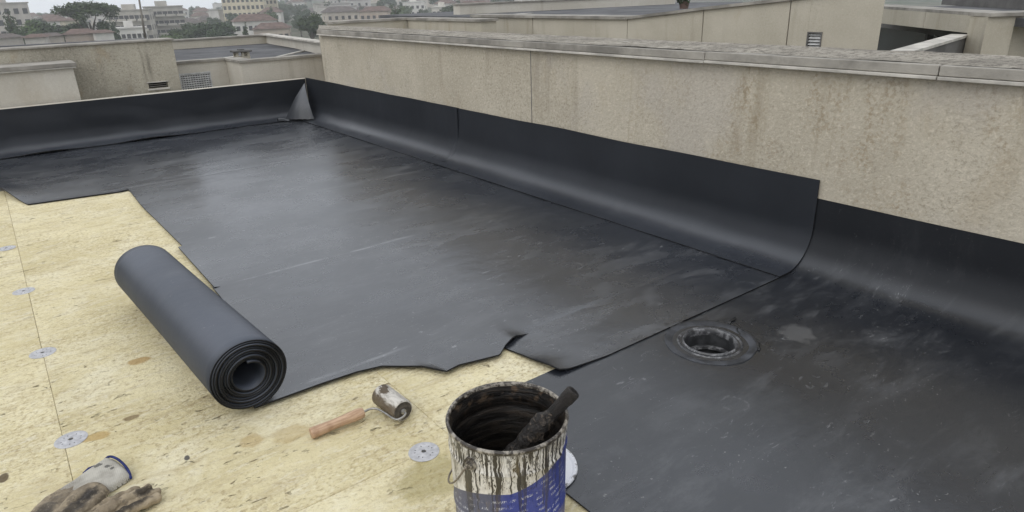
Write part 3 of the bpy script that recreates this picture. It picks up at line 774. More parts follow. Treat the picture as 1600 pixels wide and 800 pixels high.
    MB().tube(pts, 0.0021, 8).build('bail_handle', M['wire'], t, smooth_=True)
bucket()
def stick():
    M['tar_stick'] = plain('tar_coated_wood', (0.020, 0.016, 0.013), 0.38, 0.5, 0.5, 50, bump=0.9)
    n = N('crusted_tar', 0.38, 0.5); p = n.obj(); f = n.noise(p, 55, 6, 0.7, 1.0)
    M['tar_crust'] = n.out(n.mix(n.ramp(f, 0.5, 0.72), (0.014, 0.011, 0.009), (0.20, 0.155, 0.115)), n.ramp(f, 0.3, 0.7, 0.25, 0.6), n.bump(f, 1.0, 0.012))
    a = Vector((0.62, 0.99, 0.090)); b = Vector((0.800, 0.8735, 0.338))
    t = thing('stirring_stick', 'tar-crusted wooden stirrer leaning in the open can', 'stirrer', a)
    d = b - a
    pts, rd = [], []
    for k in range(60):
        f = k / 59; w_ = 0.0225 + 0.0035 * noise.noise(Vector((f * 9, 2, 0))) - 0.003 * (f > 0.9) * (f - 0.9) * 10
        pts.append(d * (0.80 * f)); rd.append(w_ * (1.0 if f < 0.93 else 1 - (f - 0.93) * 5))
    s_ = MB().tube(pts, rd, 28).build('shaft', M['tar_crust'], t, smooth_=True)
    me = s_.data
    for v in me.vertices:
        q = noise.noise(v.co * 55) * 0.0042 + noise.noise(v.co * 120) * 0.0026
        base = d * (v.co.dot(d) / d.length_squared); v.co += (v.co - base).normalized() * q
    e = d.normalized(); tip = MB()
    p0 = d * 0.80; L = d.length * 0.20
    tip.tube([p0 - e * 0.02, p0 + e * L * 0.55, p0 + e * L * 0.62, p0 + e * L * 0.95, p0 + e * L, p0 + e * L, p0 + e * (L - 0.03)],
             [0.0135, 0.0140, 0.0156, 0.0156, 0.0130, 0.0072, 0.0070], 18, caps=False)
    tip.build('tip', M['tar_stick'], t, smooth_=45)
    MB().tube([p0 + e * (L - 0.031), p0 + e * (L - 0.030)], [0.0072, 0.0072], 14).build('bore', M['black'], t)
stick()
def lid():
    n = N('white_lid', 0.35, 0.5); p = n.obj(); q = n.xyz(p)
    r = n.math('SQRT', n.plus(n.mul(q[0], q[0]), n.mul(q[1], q[1])))
    mk = n.mul(n.ramp(r, 0.094, 0.10), n.ramp(n.noise(p, 70, 4, 0.7), 0.52, 0.6))
    M['lid'] = n.out(n.mix(n.mul(mk, 0.8), (0.70, 0.70, 0.72), (0.06, 0.05, 0.045)))
    t = thing('can_lid', 'round white can lid lying on the membrane behind the can', 'lid', (0.845, 1.060, 0.0075))
    MB().lathe([(0.0, 0.004), (0.082, 0.004), (0.086, 0.0015), (0.090, 0.0015), (0.094, 0.0055)], 56).build('disc', M['lid'], t, smooth_=40)
    MB().lathe([(0.094, 0.0055), (0.0975, 0.008), (0.1015, 0.007), (0.103, 0.002), (0.102, 0.0), (0.09, 0.0)], 56).build('rim', M['lid'], t, smooth_=60)
lid()

# ================================================================ HAND ROLLER
def hand_roller():
    M['wood'] = None
    n = N('handle_wood', 0.5, 0.4); p = n.obj()
    gr = n.noise(n.map(p, (9, 120, 120)), 1.0, 5, 0.6, 0.6)
    c = n.mix(n.ramp(gr, 0.35, 0.68), (0.37, 0.235, 0.145), (0.52, 0.355, 0.235))
    c = n.mix(n.mul(n.ramp(n.noise(p, 30, 5), 0.5, 0.75), 0.5), c, (0.20, 0.10, 0.05))
    M['wood'] = n.out(c, normal=n.bump(gr, 0.2, 0.002))
    n = N('glue_smeared_roller', 0.5, 0.5); p = n.obj(); f = n.noise(n.map(p, (50, 18, 50)), 1.0, 6, 0.7, 0.8)
    c = n.mix(n.ramp(f, 0.35, 0.6), (0.30, 0.275, 0.24), (0.56, 0.53, 0.48))
    c = n.mix(n.ramp(n.noise(n.map(p, (16, 9, 30), (2, 5, 1)), 1.0, 5, 0.7, 0.4), 0.56, 0.62), c, (0.075, 0.050, 0.025))
    q = n.xyz(p); c = n.mix(n.mul(n.ramp(n.plus(q[0], n.mul(n.sub(n.noise(n.map(p, (60, 25, 60)), 1.0, 4), 0.5), 0.035)), 0.0725, 0.0645), 0.92), c, (0.085, 0.058, 0.030))
    M['roller'] = n.out(c, normal=n.bump(f, 0.8, 0.004))
    M['roller_end'] = plain('dirty_roller_end', (0.075, 0.065, 0.055), 0.7, 0.3, 0.5, 60, bump=0.3)
    M['steel'] = plain('steel_rod', (0.34, 0.33, 0.31), 0.32, 0.5, 0.3, 60, metal=0.7)
    t = thing('hand_roller', 'seam roller with wooden handle lying on the yellow boards', 'roller', (0.60, 1.52, 0))
    o = Vector((0.60, 1.52, 0)); P = lambda x, y, z: Vector((x, y, z)) - o
    a, b = P(0.694, 1.452, 0.0325), P(0.687, 1.568, 0.0325); e = (b - a).normalized(); R = 0.0320
    MB().tube([a, a + e * 0.0015, a + e * 0.004, b - e * 0.004, b - e * 0.0015, b], [R - 0.003, R - 0.0012, R, R, R - 0.0012, R - 0.003], 40).build('roller_drum', M['roller'], t, smooth_=40)
    MB().tube([a - e * 0.0006, a + e * 0.001], [R - 0.0045, R - 0.0045], 36).build('drum_end', M['roller_end'], t)
    MB().tube([a - e * 0.006, a - e * 0.0045, a + e * 0.001], [0.005, 0.0078, 0.0082], 20).build('hub', M['steel'], t, smooth_=40)
    h0, h1 = P(0.462, 1.541, 0.0165), P(0.612, 1.530, 0.0245); d = h1 - h0
    rp = ((0, 0.0130), (0.012, 0.0150), (0.05, 0.0158), (0.2, 0.0152), (0.42, 0.0138), (0.6, 0.0142), (0.76, 0.0158), (0.88, 0.0164), (0.96, 0.0150), (1.0, 0.0125))
    ks = sorted(set([k / 24 for k in range(25)] + [0.012, 0.025, 0.98]))
    MB().tube([h0 + d * k for k in ks], [interp(rp, k) for k in ks], 24).build('handle', M['wood'], t, smooth_=50)
    pts = [h1 - d * 0.06, h1 + Vector((0.006, 0, 0.001)), P(0.635, 1.530, 0.026), P(0.646, 1.521, 0.026), P(0.652, 1.505, 0.0255), P(0.657, 1.480, 0.025), P(0.660, 1.452, 0.025), P(0.666, 1.436, 0.025), P(0.680, 1.433, 0.0265), a - e * 0.016, a - e * 0.006]
    # round the corners
    for _ in range(2):
        q = [pts[0]]
        for i in range(len(pts) - 1): q += [pts[i].lerp(pts[i+1], 0.25), pts[i].lerp(pts[i+1], 0.75)]
        pts = q + [pts[-1]]
    MB().tube(pts, 0.0032, 10).build('frame_rod', M['steel'], t, smooth_=True)
hand_roller()

# ================================================================ GLOVES
def remeshed(mb, voxel, name, mat, parent, smooth_it=6, crease=None):
    me = bpy.data.meshes.new('tmp'); me.from_pydata([tuple(p) for p in mb.v], [], mb.f)
    ob = bpy.data.objects.new('tmp', me); COL.objects.link(ob)
    r = ob.modifiers.new('r', 'REMESH'); r.mode = 'VOXEL'; r.voxel_size = voxel
    s_ = ob.modifiers.new('s', 'SMOOTH'); s_.iterations = smooth_it; s_.factor = 0.5
    dg = bpy.context.evaluated_depsgraph_get(); dg.update()
    out = bpy.data.meshes.new_from_object(ob.evaluated_get(dg)); bpy.data.objects.remove(ob)
    if crease:
        for v in out.vertices: v.co += Vector(crease(v.co))
    out.polygons.foreach_set('use_smooth', [True] * len(out.polygons))
    out.materials.clear(); out.materials.append(mat)
    o = bpy.data.objects.new(name, out); COL.objects.link(o); o.parent = parent
    return o
def capsule(mb, pts, rads, flat=1.0, n=14):
    """closed rounded chain; flat squashes heights about the chain"""
    pts = [Vector(p) for p in pts]
    d0 = (pts[0] - pts[1]).normalized(); d1 = (pts[-1] - pts[-2]).normalized()
    P = []; Rr = []
    for k in (0.98, 0.8, 0.5): P.append(pts[0] + d0 * rads[0] * k); Rr.append(rads[0] * math.sqrt(1 - k * k))
    P += pts; Rr += list(rads)
    for k in (0.5, 0.8, 0.98): P.append(pts[-1] + d1 * rads[-1] * k); Rr.append(rads[-1] * math.sqrt(1 - k * k))
    o = len(mb.v); mb.tube(P, Rr, n)
    if flat != 1.0:
        tab = P
        for i in range(o, len(mb.v)):
            k = (i - o) // n; cz = P[k].z; v = mb.v[i]; mb.v[i] = (v[0], v[1], cz + (v[2] - cz) * flat)
def gloves():
    def latex(name, spots, lite=1.0):
        n = N(name, 0.6, 0.35); p = n.obj(); q = n.xyz(p)
        c = n.mix(n.ramp(n.noise(p, 24, 5, 0.6, 0.4), 0.3, 0.7), tuple(x * lite for x in (0.135, 0.105, 0.070)), tuple(x * lite for x in (0.29, 0.235, 0.160)))
        wob = n.mul(n.sub(n.noise(p, 55, 5, 0.65), 0.5), 1.8)
        for cx, cy, rx, ry, a, k in spots: c = n.mix(n.mul(n.spot(q, cx, cy, rx, ry, a, wob, 0.45), k), c, (0.020, 0.016, 0.013))
        c = n.mix(n.mul(n.ramp(n.noise(p, 33, 5, 0.7), 0.54, 0.64), 0.55), c, (0.05, 0.04, 0.03))
        c = n.mix(n.mul(n.ramp(n.noise(p, 110, 4, 0.7), 0.56, 0.70), 0.40), c, (0.36, 0.31, 0.23))
        wr = n.noise(p, 42, 5, 0.6, 1.5)
        return n.out(c, n.ramp(n.noise(p, 15, 4), 0.3, 0.7, 0.5, 0.8), n.bump(n.plus(wr, n.mul(n.noise(p, 260, 2), 0.25)), 0.5, 0.005))
    M['latex'] = latex('dirty_latex_coating', ((-0.015, -0.070, 0.030, 0.016, 0.6, 0.95), (-0.05, -0.10, 0.03, 0.02, 0.7, 0.8), (-0.11, -0.05, 0.045, 0.022, 0.75, 0.75)))
    M['latex2'] = latex('brown_latex_coating', ((0.115, 0.020, 0.022, 0.008, 0.2, 0.85), (0.075, -0.016, 0.050, 0.010, 0.3, 0.9), (0.02, -0.03, 0.04, 0.014, 0.3, 0.6)), 1.15)
    n = N('grey_knit', 0.95, 0.1); p = n.obj(); q = n.xyz(p)
    rib = n.math('SINE', n.mul(q[1], 2300.0)); rib2 = n.math('SINE', n.mul(q[0], 1500.0))
    c = n.mix(n.ramp(n.noise(p, 30, 5), 0.3, 0.7), (0.34, 0.318, 0.275), (0.48, 0.455, 0.40))
    c = n.mix(n.mul(n.ramp(q[0], -0.075, -0.015, 1, 0), n.ramp(n.noise(n.map(p, (12, 70, 70)), 1.0, 5, 0.7), 0.38, 0.6)), c, (0.12, 0.10, 0.08))
    wob = n.mul(n.sub(n.noise(p, 150, 3), 0.5), 2.6)
    for cx, cy, rx, ry in ((0.022, 0.062, 0.010, 0.006), (0.040, 0.046, 0.006, 0.007), (0.048, 0.030, 0.005, 0.006)):
        c = n.mix(n.mul(n.spot(q, cx, cy, rx, ry, 0, wob, 0.15), 0.75), c, (0.06, 0.06, 0.058))
    M['knit'] = n.out(c, None, n.bump(n.plus(rib, n.mul(rib2, 0.5)), 0.35, 0.0015))
    M['hem'] = plain('blue_hem', (0.032, 0.042, 0.135), 0.9, 0.1, 0.25, 80, bump=0.4)
    # --- limp glove with the knit cuff: soft layers lying on each other
    O = Vector((-0.030, 1.690, 0.0012))
    t = thing('work_glove', 'limp grey work glove with knit cuff and blue hem, coated palm smeared black', 'glove', O)
    def inflate(poly, hmax, rim, base, wr, step=0.0022):
        """a soft flat bag over an outline: rounded rim, wrinkled top; base(x,y) is the height it lies on"""
        P = [Vector(p) for p in poly]
        # round the outline
        for _ in range(2):
            P = [q for a, b in zip(P, P[1:] + P[:1]) for q in (a.lerp(b, 0.25), a.lerp(b, 0.75))]
        E = list(zip(P, P[1:] + P[:1]))
        def near(v):
            best, bp = 9, None
            for a, b in E:
                ab = b - a; k = max(0, min(1, (v - a).dot(ab) / ab.length_squared)); q = a + ab * k; dd = (v - q).length
                if dd < best: best, bp = dd, q
            ins = False
            for a, b in E:
                if (a.y > v.y) != (b.y > v.y) and v.x < (b.x - a.x) * (v.y - a.y) / (b.y - a.y) + a.x: ins = not ins
            return (best if ins else -best), bp
        x0, x1 = min(p.x for p in P) - step, max(p.x for p in P) + step; y0, y1 = min(p.y for p in P) - step, max(p.y for p in P) + step
        nx, ny = int((x1 - x0) / step) + 1, int((y1 - y0) / step) + 1
        mb = MB(); idx = {}
        for j in range(ny):
            for i in range(nx):
                v = Vector((x0 + i * step, y0 + j * step)); dd, q = near(v)
                if dd < -step * 0.7: continue
                if dd < step * 0.5: v, dd = q, 0.0
                k = min(1, max(0, dd) / rim); h = hmax * math.sqrt(max(0, 1 - (1 - k) ** 2))
                idx[i, j] = len(mb.v); mb.v.append((v.x - O.x, v.y - O.y, base(v.x, v.y) + h + wr(v.x, v.y) * min(1, k * 1.5)))
        for (i, j) in list(idx):
            if (i+1, j) in idx and (i+1, j+1) in idx and (i, j+1) in idx: mb.f.append((idx[i, j], idx[i+1, j], idx[i+1, j+1], idx[i, j+1]))
        return mb
    nz = lambda x, y, f, sd=0: noise.noise(Vector((x * f, y * f, sd)))
    ax = Vector((0.83, 0.56))                                     # along the glove, towards the cuff
    al = lambda x, y: x * ax.x + y * ax.y
    ac = lambda x, y: -x * ax.y + y * ax.x
    CUFF = [(0.014, 1.796), (0.031, 1.771), (0.047, 1.715), (0.052, 1.683), (0.048, 1.669), (0.021, 1.659), (-0.002, 1.649), (-0.029, 1.65), (-0.067, 1.66), (-0.097, 1.685), (-0.114, 1.713), (-0.086, 1.733), (-0.065, 1.745), (-0.042, 1.761), (-0.016, 1.774)]
    HAND = [(-0.112, 1.722), (-0.087, 1.730), (-0.060, 1.715), (-0.038, 1.686), (-0.026, 1.641), (-0.043, 1.613), (-0.061, 1.601), (-0.075, 1.586), (-0.102, 1.57), (-0.134, 1.547), (-0.17, 1.535), (-0.185, 1.55), (-0.176, 1.572), (-0.205, 1.570), (-0.214, 1.590), (-0.198, 1.605), (-0.216, 1.615), (-0.212, 1.636), (-0.188, 1.646), (-0.158, 1.683), (-0.131, 1.712)]
    THUMB = [(-0.079, 1.667), (-0.055, 1.679), (-0.031, 1.682), (-0.012, 1.668), (-0.002, 1.643), (0.0, 1.627), (-0.013, 1.606), (-0.031, 1.59), (-0.045, 1.581), (-0.061, 1.57), (-0.078, 1.553), (-0.102, 1.535), (-0.132, 1.56), (-0.125, 1.592), (-0.111, 1.622), (-0.097, 1.644)]
    cuff = inflate(CUFF, 0.021, 0.020, lambda x, y: 0, lambda x, y: 0.0016 * math.sin(ac(x, y) * 190 + 2 * nz(x, y, 20)) * smooth(1.0, 0.93, al(x, y)) + 0.0035 * nz(x, y, 26)).build('cuff', M['knit'], t, smooth_=True)
    hemp = [(0.0085, 1.789), (0.020, 1.785), (0.033, 1.757), (0.043, 1.722), (0.0495, 1.690), (0.0485, 1.668)]
    hz_ = (0.008, 0.017, 0.021, 0.021, 0.014, 0.004)
    hp = [Vector((x - O.x, y - O.y, z)) for (x, y), z in zip(hemp, hz_)]
    for _ in range(2): hp = [hp[0]] + [q for a, b in zip(hp, hp[1:]) for q in (a.lerp(b, 0.25), a.lerp(b, 0.75))] + [hp[-1]]
    MB().tube(hp, [0.0022] + [0.0032] * (len(hp) - 2) + [0.0022], 10).build('hem', M['hem'], cuff, smooth_=True)
    MB().tube([(x - O.x, y - O.y, 0.006) for x, y in ((-0.012, 1.7815), (-0.028, 1.7765), (-0.043, 1.767))], [0.002, 0.0050, 0.002], 8).build('loop', M['hem'], cuff, smooth_=True)
    fold = lambda x, y: 0.0030 * math.sin(al(x, y) * 260 + 3 * nz(x, y, 22)) * (0.4 + nz(x, y, 18, 5)) - 0.0050 * abs(nz(x, y, 34, 2)) + 0.003 * nz(x, y, 60, 8)
    inflate(HAND, 0.0235, 0.022, lambda x, y: 0, fold).build('hand', M['latex'], t, smooth_=True)
    th_fold = lambda x, y: -0.0055 * abs(nz(x, y, 30, 12)) + 0.0022 * math.sin(ac(x, y) * 240 + 4 * nz(x, y, 16)) * smooth(0.92, 0.86, al(x, y)) + 0.002 * nz(x, y, 70)
    inflate(THUMB, 0.0215, 0.020, lambda x, y: 0.0165, th_fold).build('thumb', M['latex'], t, smooth_=True)
    # --- second glove: four fingers bunched towards the right
    O2 = Vector((-0.05, 1.545, 0.0012))
    t2 = thing('work_glove', 'brown dirt-stained work glove with four fingers bunched towards the right', 'glove', O2)
    h2 = MB(); L_ = lambda x, y, z: (x - O2.x, y - O2.y, z)
    capsule(h2, [L_(-0.19, 1.505, 0.019), L_(-0.15, 1.515, 0.020), L_(-0.11, 1.527, 0.020), L_(-0.075, 1.538, 0.018)], [0.038, 0.041, 0.044, 0.040], 0.45, 20)
    for pts, rd in (([(-0.080, 1.571, 0.012), (-0.019, 1.594, 0.013), (0.050, 1.606, 0.0105)], [0.0128, 0.0118, 0.0100]),
                    ([(-0.065, 1.540, 0.022), (0.001, 1.5565, 0.029), (0.072, 1.5765, 0.022)], [0.0145, 0.0130, 0.0110]),
                    ([(-0.060, 1.530, 0.012), (0.035, 1.556, 0.0125), (0.088, 1.5655, 0.0110)], [0.0125, 0.0115, 0.0104]),
                    ([(-0.065, 1.500, 0.014), (0.018, 1.529, 0.017), (0.083, 1.5385, 0.0135)], [0.0145, 0.0135, 0.0118])):
        capsule(h2, [L_(*p) for p in pts], rd, 1.0, 16)
    capsule(h2, [L_(-0.15, 1.48, 0.018), L_(-0.12, 1.462, 0.020), L_(-0.085, 1.455, 0.014)], [0.016, 0.014, 0.011], 0.9, 12)
    remeshed(h2, 0.0013, 'hand', M['latex2'], t2, 2, lambda v: (0, 0.001 * noise.noise(v * 50), 0.0022 * noise.noise(v * 55) + 0.0013 * math.sin(v.x * 240 + 3 * math.sin(v.y * 60)) - 0.0030 * abs(noise.noise(v * 30)) * smooth(0.008, 0.02, v.z)))
    nn = 40; cf = MB()
    def ring(x, w_, h, zc, n_): return [(x, -0.045 + (x + 0.12) * 0.33 + w_ * math.cos(a_), zc + h * math.sin(a_)) for a_ in [2 * math.pi * k / n_ for k in range(n_)]]
    for sx, w_, h, zc in [(-0.12, 0.040, 0.018, 0.019), (-0.16, 0.040, 0.015, 0.017), (-0.21, 0.041, 0.012, 0.014)]: cf.v += ring(sx, w_, h, zc, nn)
    for i in range(2):
        for k in range(nn): cf.f.append((i*nn+k, i*nn+(k+1)%nn, (i+1)*nn+(k+1)%nn, (i+1)*nn+k))
    cuff2 = cf.build('cuff', M['knit'], t2, smooth_=True)
    pts = ring(-0.21, 0.042, 0.013, 0.014, 48); pts.append(pts[0])
    MB().tube(pts, 0.0030, 8, caps=False).build('hem', M['hem'], cuff2, smooth_=True)
gloves()

# ================================================================ LONG BEIGE PARAPET (right)
def parapet():
    t = thing('parapet_wall', 'long beige roughcast parapet wall along the right side of the roof', 'wall', (2.8, 2, -0.05))
    o = Vector((2.8, 2, -0.05))
    JY = 3.142
    MB().prism([(WX, -3.5), (2.95, -3.5), (2.95, JY - 0.004), (WX, JY - 0.004)], -0.05, 0.792).build('wall_panel', M['stucco'], t, o)
    MB().prism([(WX, JY + 0.004), (2.95, JY + 0.004), (2.95, 7.25), (WX, 6.19)], -0.05, 0.792).build('wall_panel', M['stucco'], t, o)
    # ragged cracked mortar in the joint
    jb = MB(); pts = []; 
    for k in range(15):
        z = 0.32 + 0.47 * k / 14; pts.append((WX + 0.004, JY + 0.003 * noise.noise(Vector((k * 1.3, 0, 0))), z))
    jb.tube(pts, [0.005 + 0.002 * noise.noise(Vector((k * 0.9, 5, 0))) for k in range(15)], 6)
    jb.build('joint_filler', M['grey_concrete'], t, o)
    # flashing: lengths butted at open joints
    ends = [-3.5, -0.4, 0.968, 1.905, 3.165, 4.60, 6.19]
    for k in range(len(ends) - 1):
        a, b = ends[k] + 0.0015, ends[k+1] - 0.0015
        dx = random.uniform(-0.002, 0.002); dz = random.uniform(-0.0015, 0.0015)
        f = MB().box(WX - 0.030 + dx, WX + 0.02, a, b, 0.797 + dz, 0.831 + dz).build('flashing', M['metal_edge'], t, o)
        bevel(f, 0.003, 2)
        l_ = MB().prism([(WX - 0.036 + dx, a), (WX - 0.006, a), (WX - 0.006, b), (WX - 0.036 + dx, b)], 0.784 + dz, 0.7955 + dz).build('drip_edge', M['metal_lip'], f, o)
        bevel(l_, 0.002, 2)
    # lichen-covered top, gently uneven
    tp = MB(); nx, ny = 10, 150
    for j in range(ny + 1):
        y = -3.5 + 9.69 * j / ny
        for i in range(nx + 1):
            f = i / nx; yy = y + (f * 1.06 if j == ny else 0) + (f * 1.06 * smooth(5.0, 6.19, y) if j < ny else 0)
            x = WX - 0.010 + (2.965 - WX + 0.01) * f
            tp.v.append((x, yy, 0.8335 + 0.004 * noise.noise(Vector((x * 8, yy * 5, 0))) + 0.003 * noise.noise(Vector((x * 30, yy * 25, 0))) - 0.004 * f))
    for j in range(ny):
        for i in range(nx): tp.f.append((j*(nx+1)+i, j*(nx+1)+i+1, (j+1)*(nx+1)+i+1, (j+1)*(nx+1)+i))
    tp.build('cap_top', M['cap_top'], t, o, smooth_=True)
    MB().prism([(WX + 0.02, -3.5), (2.96, -3.5), (2.96, 7.25), (WX + 0.02, 6.20)], 0.793, 0.822).build('cap_slab', M['cap_top'], t, o)
parapet()

# ================================================================ LOW FAR WALL + neighbours on the left
tag(bevel(MB().box(-3.5, WX - 0.002, WY + 0.002, WY + 0.055, -0.05, 0.362).build('low_wall', M['stucco_white'], origin=(0, WY, -0.05)), 0.004),
    'low pale wall behind the far black upstand', 'wall')
def white_block():
    o = Vector((-1, 7.0, -0.3))
    t = thing('wall_block', 'pale rendered wall block with a projecting cap at the far left', 'wall', o)
    MB().box(-3.5, 0.612, 6.80, 7.16, -0.3, 0.628).build('wall', M['stucco_white'], t, o)
    bevel(MB().box(-3.5, 0.640, 6.765, 7.18, 0.632, 0.662).build('cap', M['metal_edge'], t, o), 0.003)
    MB().box(-3.5, 0.632, 6.772, 6.80, 0.620, 0.6315).build('drip_edge', M['metal_lip'], t, o)
white_block()
def dirty_wall():
    o = Vector((0, 7.6, -0.3))
    t = thing('grimy_wall', 'grimy streaked parapet wall with a small slot vent, far left', 'wall', o)
    mb = MB(); F_ = 7.20
    vx0, vx1, vz0, vz1 = 1.212, 1.378, 0.352, 0.402
    mb.box(-3.5, vx0, F_, F_ + 0.22, -0.3, 0.768).box(vx1, 1.490, F_, F_ + 0.22, -0.3, 0.768)
    mb.box(vx0, vx1, F_ + 0.002, F_ + 0.218, vz1, 0.766).box(vx0, vx1, F_ + 0.002, F_ + 0.218, -0.3, vz0)
    mb.build('wall', M['stucco_dirty'], t, o)
    v = MB().box(vx0 - 0.012, vx1 + 0.012, F_ - 0.010, F_ + 0.01, vz0 - 0.016, vz0 - 0.001).box(vx0 - 0.012, vx1 + 0.012, F_ - 0.008, F_ + 0.01, vz1 + 0.001, vz1 + 0.010).build('vent_frame', M['metal_lip'], t, o)
    MB().box(vx0 + 0.004, vx1 - 0.004, F_ + 0.06, F_ + 0.07, vz0 + 0.001, vz1 - 0.001).build('vent_recess', M['black'], t, o)
    for k in range(2):
        MB().box(vx0 + 0.004, vx1 - 0.004, F_ + 0.012, F_ + 0.03, vz0 + 0.012 + k * 0.018, vz0 + 0.017 + k * 0.018).build('slat', M['metal_edge'], v, o)
    bevel(MB().box(-3.5, 1.505, F_ - 0.02, F_ + 0.24, 0.7685, 0.785).build('cap', M['metal_edge'], t, o), 0.003)
    MB().box(-3.5, 1.49, F_ + 0.242, 9.3, 0.60, 0.70).build('roof', M['far_roof'], t, o)
    MB().slab((-3.5, 9.3), (1.49, 8.5), 0.15, 0.55, 0.722).build('rear_kerb', M['stucco_dirty'], t, o)
    MB().slab((-3.5, 9.285), (1.50, 8.485), 0.18, 0.723, 0.740).build('rear_cap', M['far_roof'], t, o)
dirty_wall()
def neighbour_roof():
    o = Vector((2.6, 8.5, -0.4))
    t = thing('neighbour_roof', 'lower neighbouring flat roof with dark felt and pale parapets', 'roof', o)
    J = 7.05; K1 = 7.55; xa, xm, xb = 1.40, 2.035, 3.05
    # front wall with a jog: far length, short return, near length
    gx0, gx1, gz0, gz1 = 1.562, 1.866, 0.258, 0.430
    w_ = MB()
    w_.box(xa, gx0, K1, K1 + 0.12, -0.4, 0.526).box(gx1, xm, K1, K1 + 0.12, -0.4, 0.526)
    w_.box(gx0, gx1, K1 + 0.002, K1 + 0.118, gz1, 0.525).box(gx0, gx1, K1 + 0.002, K1 + 0.118, -0.4, gz0)
    w_.build('far_front_wall', M['stucco_white'], t, o)
    MB().box(xm, xb, J, J + 0.12, -0.4, 0.526).build('near_front_wall', M['stucco_white'], t, o)
    MB().box(xm + 0.001, xm + 0.119, J + 0.122, K1 + 0.118, -0.4, 0.5255).build('return_wall', M['stucco_white'], t, o)
    MB().box(xa, xm + 0.001, K1 - 0.018, K1 + 0.13, 0.5265, 0.548).build('far_cap', M['metal_edge'], t, o)
    MB().box(xm - 0.016, xb, J - 0.018, J + 0.13, 0.527, 0.550).build('near_cap', M['metal_edge'], t, o)
    MB().box(xm - 0.014, xm + 0.13, J + 0.131, K1 - 0.019, 0.5265, 0.549).build('return_cap', M['metal_edge'], t, o)
    # grille set into the far front wall: frame, black back, slats and bars
    g = MB().box(gx0, gx1, K1 + 0.0, K1 + 0.03, gz1 - 0.012, gz1 - 0.001).box(gx0, gx1, K1, K1 + 0.03, gz0 + 0.001, gz0 + 0.012).box(gx0 + .001, gx0 + 0.012, K1, K1 + 0.03, gz0 + 0.0125, gz1 - 0.0125).box(gx1 - 0.012, gx1 - .001, K1, K1 + 0.03, gz0 + 0.0125, gz1 - 0.0125).build('grille', M['white_metal'], t, o)
    MB().box(gx0 + 0.012, gx1 - 0.012, K1 + 0.055, K1 + 0.06, gz0 + 0.012, gz1 - 0.012).build('grille_back', M['black'], g, o)
    for k in range(7):
        z = gz0 + 0.024 + k * 0.0205; MB().box(gx0 + 0.012, gx1 - 0.012, K1 + 0.008, K1 + 0.020, z, z + 0.012).build('slat', M['white_metal'], g, o)
    for k in range(11):
        x = gx0 + 0.030 + k * 0.0242; MB().box(x, x + 0.008, K1 + 0.021, K1 + 0.030, gz0 + 0.012, gz1 - 0.012).build('bar', M['white_metal'], g, o)
    # felt roof and rear parapets
    MB().prism([(xa, K1 + 0.125), (xm + 0.125, K1 + 0.125), (xm + 0.125, J + 0.125), (xb, J + 0.125), (3.56, 10.6), (1.5, 10.75)], 0.35, 0.492).build('felt', M['far_roof'], t, o)
    MB().slab((1.5, 10.56), (3.56, 10.50), 0.14, 0.45, 0.600).build('rear_parapet', M['stucco_far'], t, o)
    MB().slab((1.49, 10.54), (3.58, 10.48), 0.18, 0.601, 0.618).build('rear_cap', M['metal_edge'], t, o)
    MB().slab((3.57, 10.64), (3.30, 7.6), -0.10, 0.40, 0.605).build('side_parapet', M['stucco_white'], t, o)
    MB().slab((3.555, 10.66), (3.285, 7.6), -0.13, 0.606, 0.624).build('side_cap', M['metal_lip'], t, o)
    # pale drip boards on the felt
    MB().slab((2.05, 8.05), (2.42, 8.25), 0.10, 0.493, 0.505).build('kerb_strip', M['metal_lip'], t, o)
    MB().slab((2.55, 7.60), (3.20, 8.35), 0.035, 0.493, 0.508).build('kerb_strip', M['metal_lip'], t, o)
    # chimney cowl
    c = thing('chimney_vent', 'squat chimney vent with flat lid on the lower neighbouring roof', 'chimney', (2.285, 7.83, 0.492))
    MB().box(-0.072, 0.072, -0.06, 0.06, 0.0, 0.040).build('base', M['stucco_far'], c)
    for sx in (-1, 1):
        for sy in (-1, 1):
            MB().box(sx*0.058-0.012, sx*0.058+0.012, sy*0.046-0.012, sy*0.046+0.012, 0.0405, 0.084).build('post', M['stucco_far'], c)
    MB().box(-0.012, 0.012, -0.058, -0.034, 0.0405, 0.084).build('post', M['stucco_far'], c)
    bevel(MB().box(-0.095, 0.095, -0.08, 0.08, 0.0845, 0.103).build('lid', M['grey_concrete'], c), 0.004)
    MB().box(-0.03, 0.03, -0.025, 0.025, 0.1035, 0.114).build('lid_knob', M['grey_concrete'], c)
neighbour_roof()

# ================================================================ NEIGHBOUR BUILDINGS behind the parapet
def panels(t, o, a, b, cuts, z0, z1a, z1b, th, mat, name='wall_panel', gap=0.010):
    """an upright wall from a to b (front on the right of a->b ... thickness to the left) cut into panels"""
    a, b = Vector(a), Vector(b); L = (b - a).length; ks = [0] + list(cuts) + [1]
    for k0, k1 in zip(ks, ks[1:]):
        p = a.lerp(b, k0 + (gap / L / 2 if k0 > 0 else 0)); q = a.lerp(b, k1 - (gap / L / 2 if k1 < 1 else 0))
        za = z1a + (z1b - z1a) * k0; zb = z1a + (z1b - z1a) * k1
        MB().slab(p, q, th, z0, (za, zb)).build(name, mat, t, o)
    MB().slab(a + (b - a).normalized() * 0.02 + Vector((0, 0)), b - (b - a).normalized() * 0.02, th * 0.8, z0, (z1a - 0.03, z1b - 0.03)).build('joint_backing', M['grey_concrete'], t, o).location = \
        Vector((-(b - a).normalized().y, (b - a).normalized().x, 0)) * th * 0.1
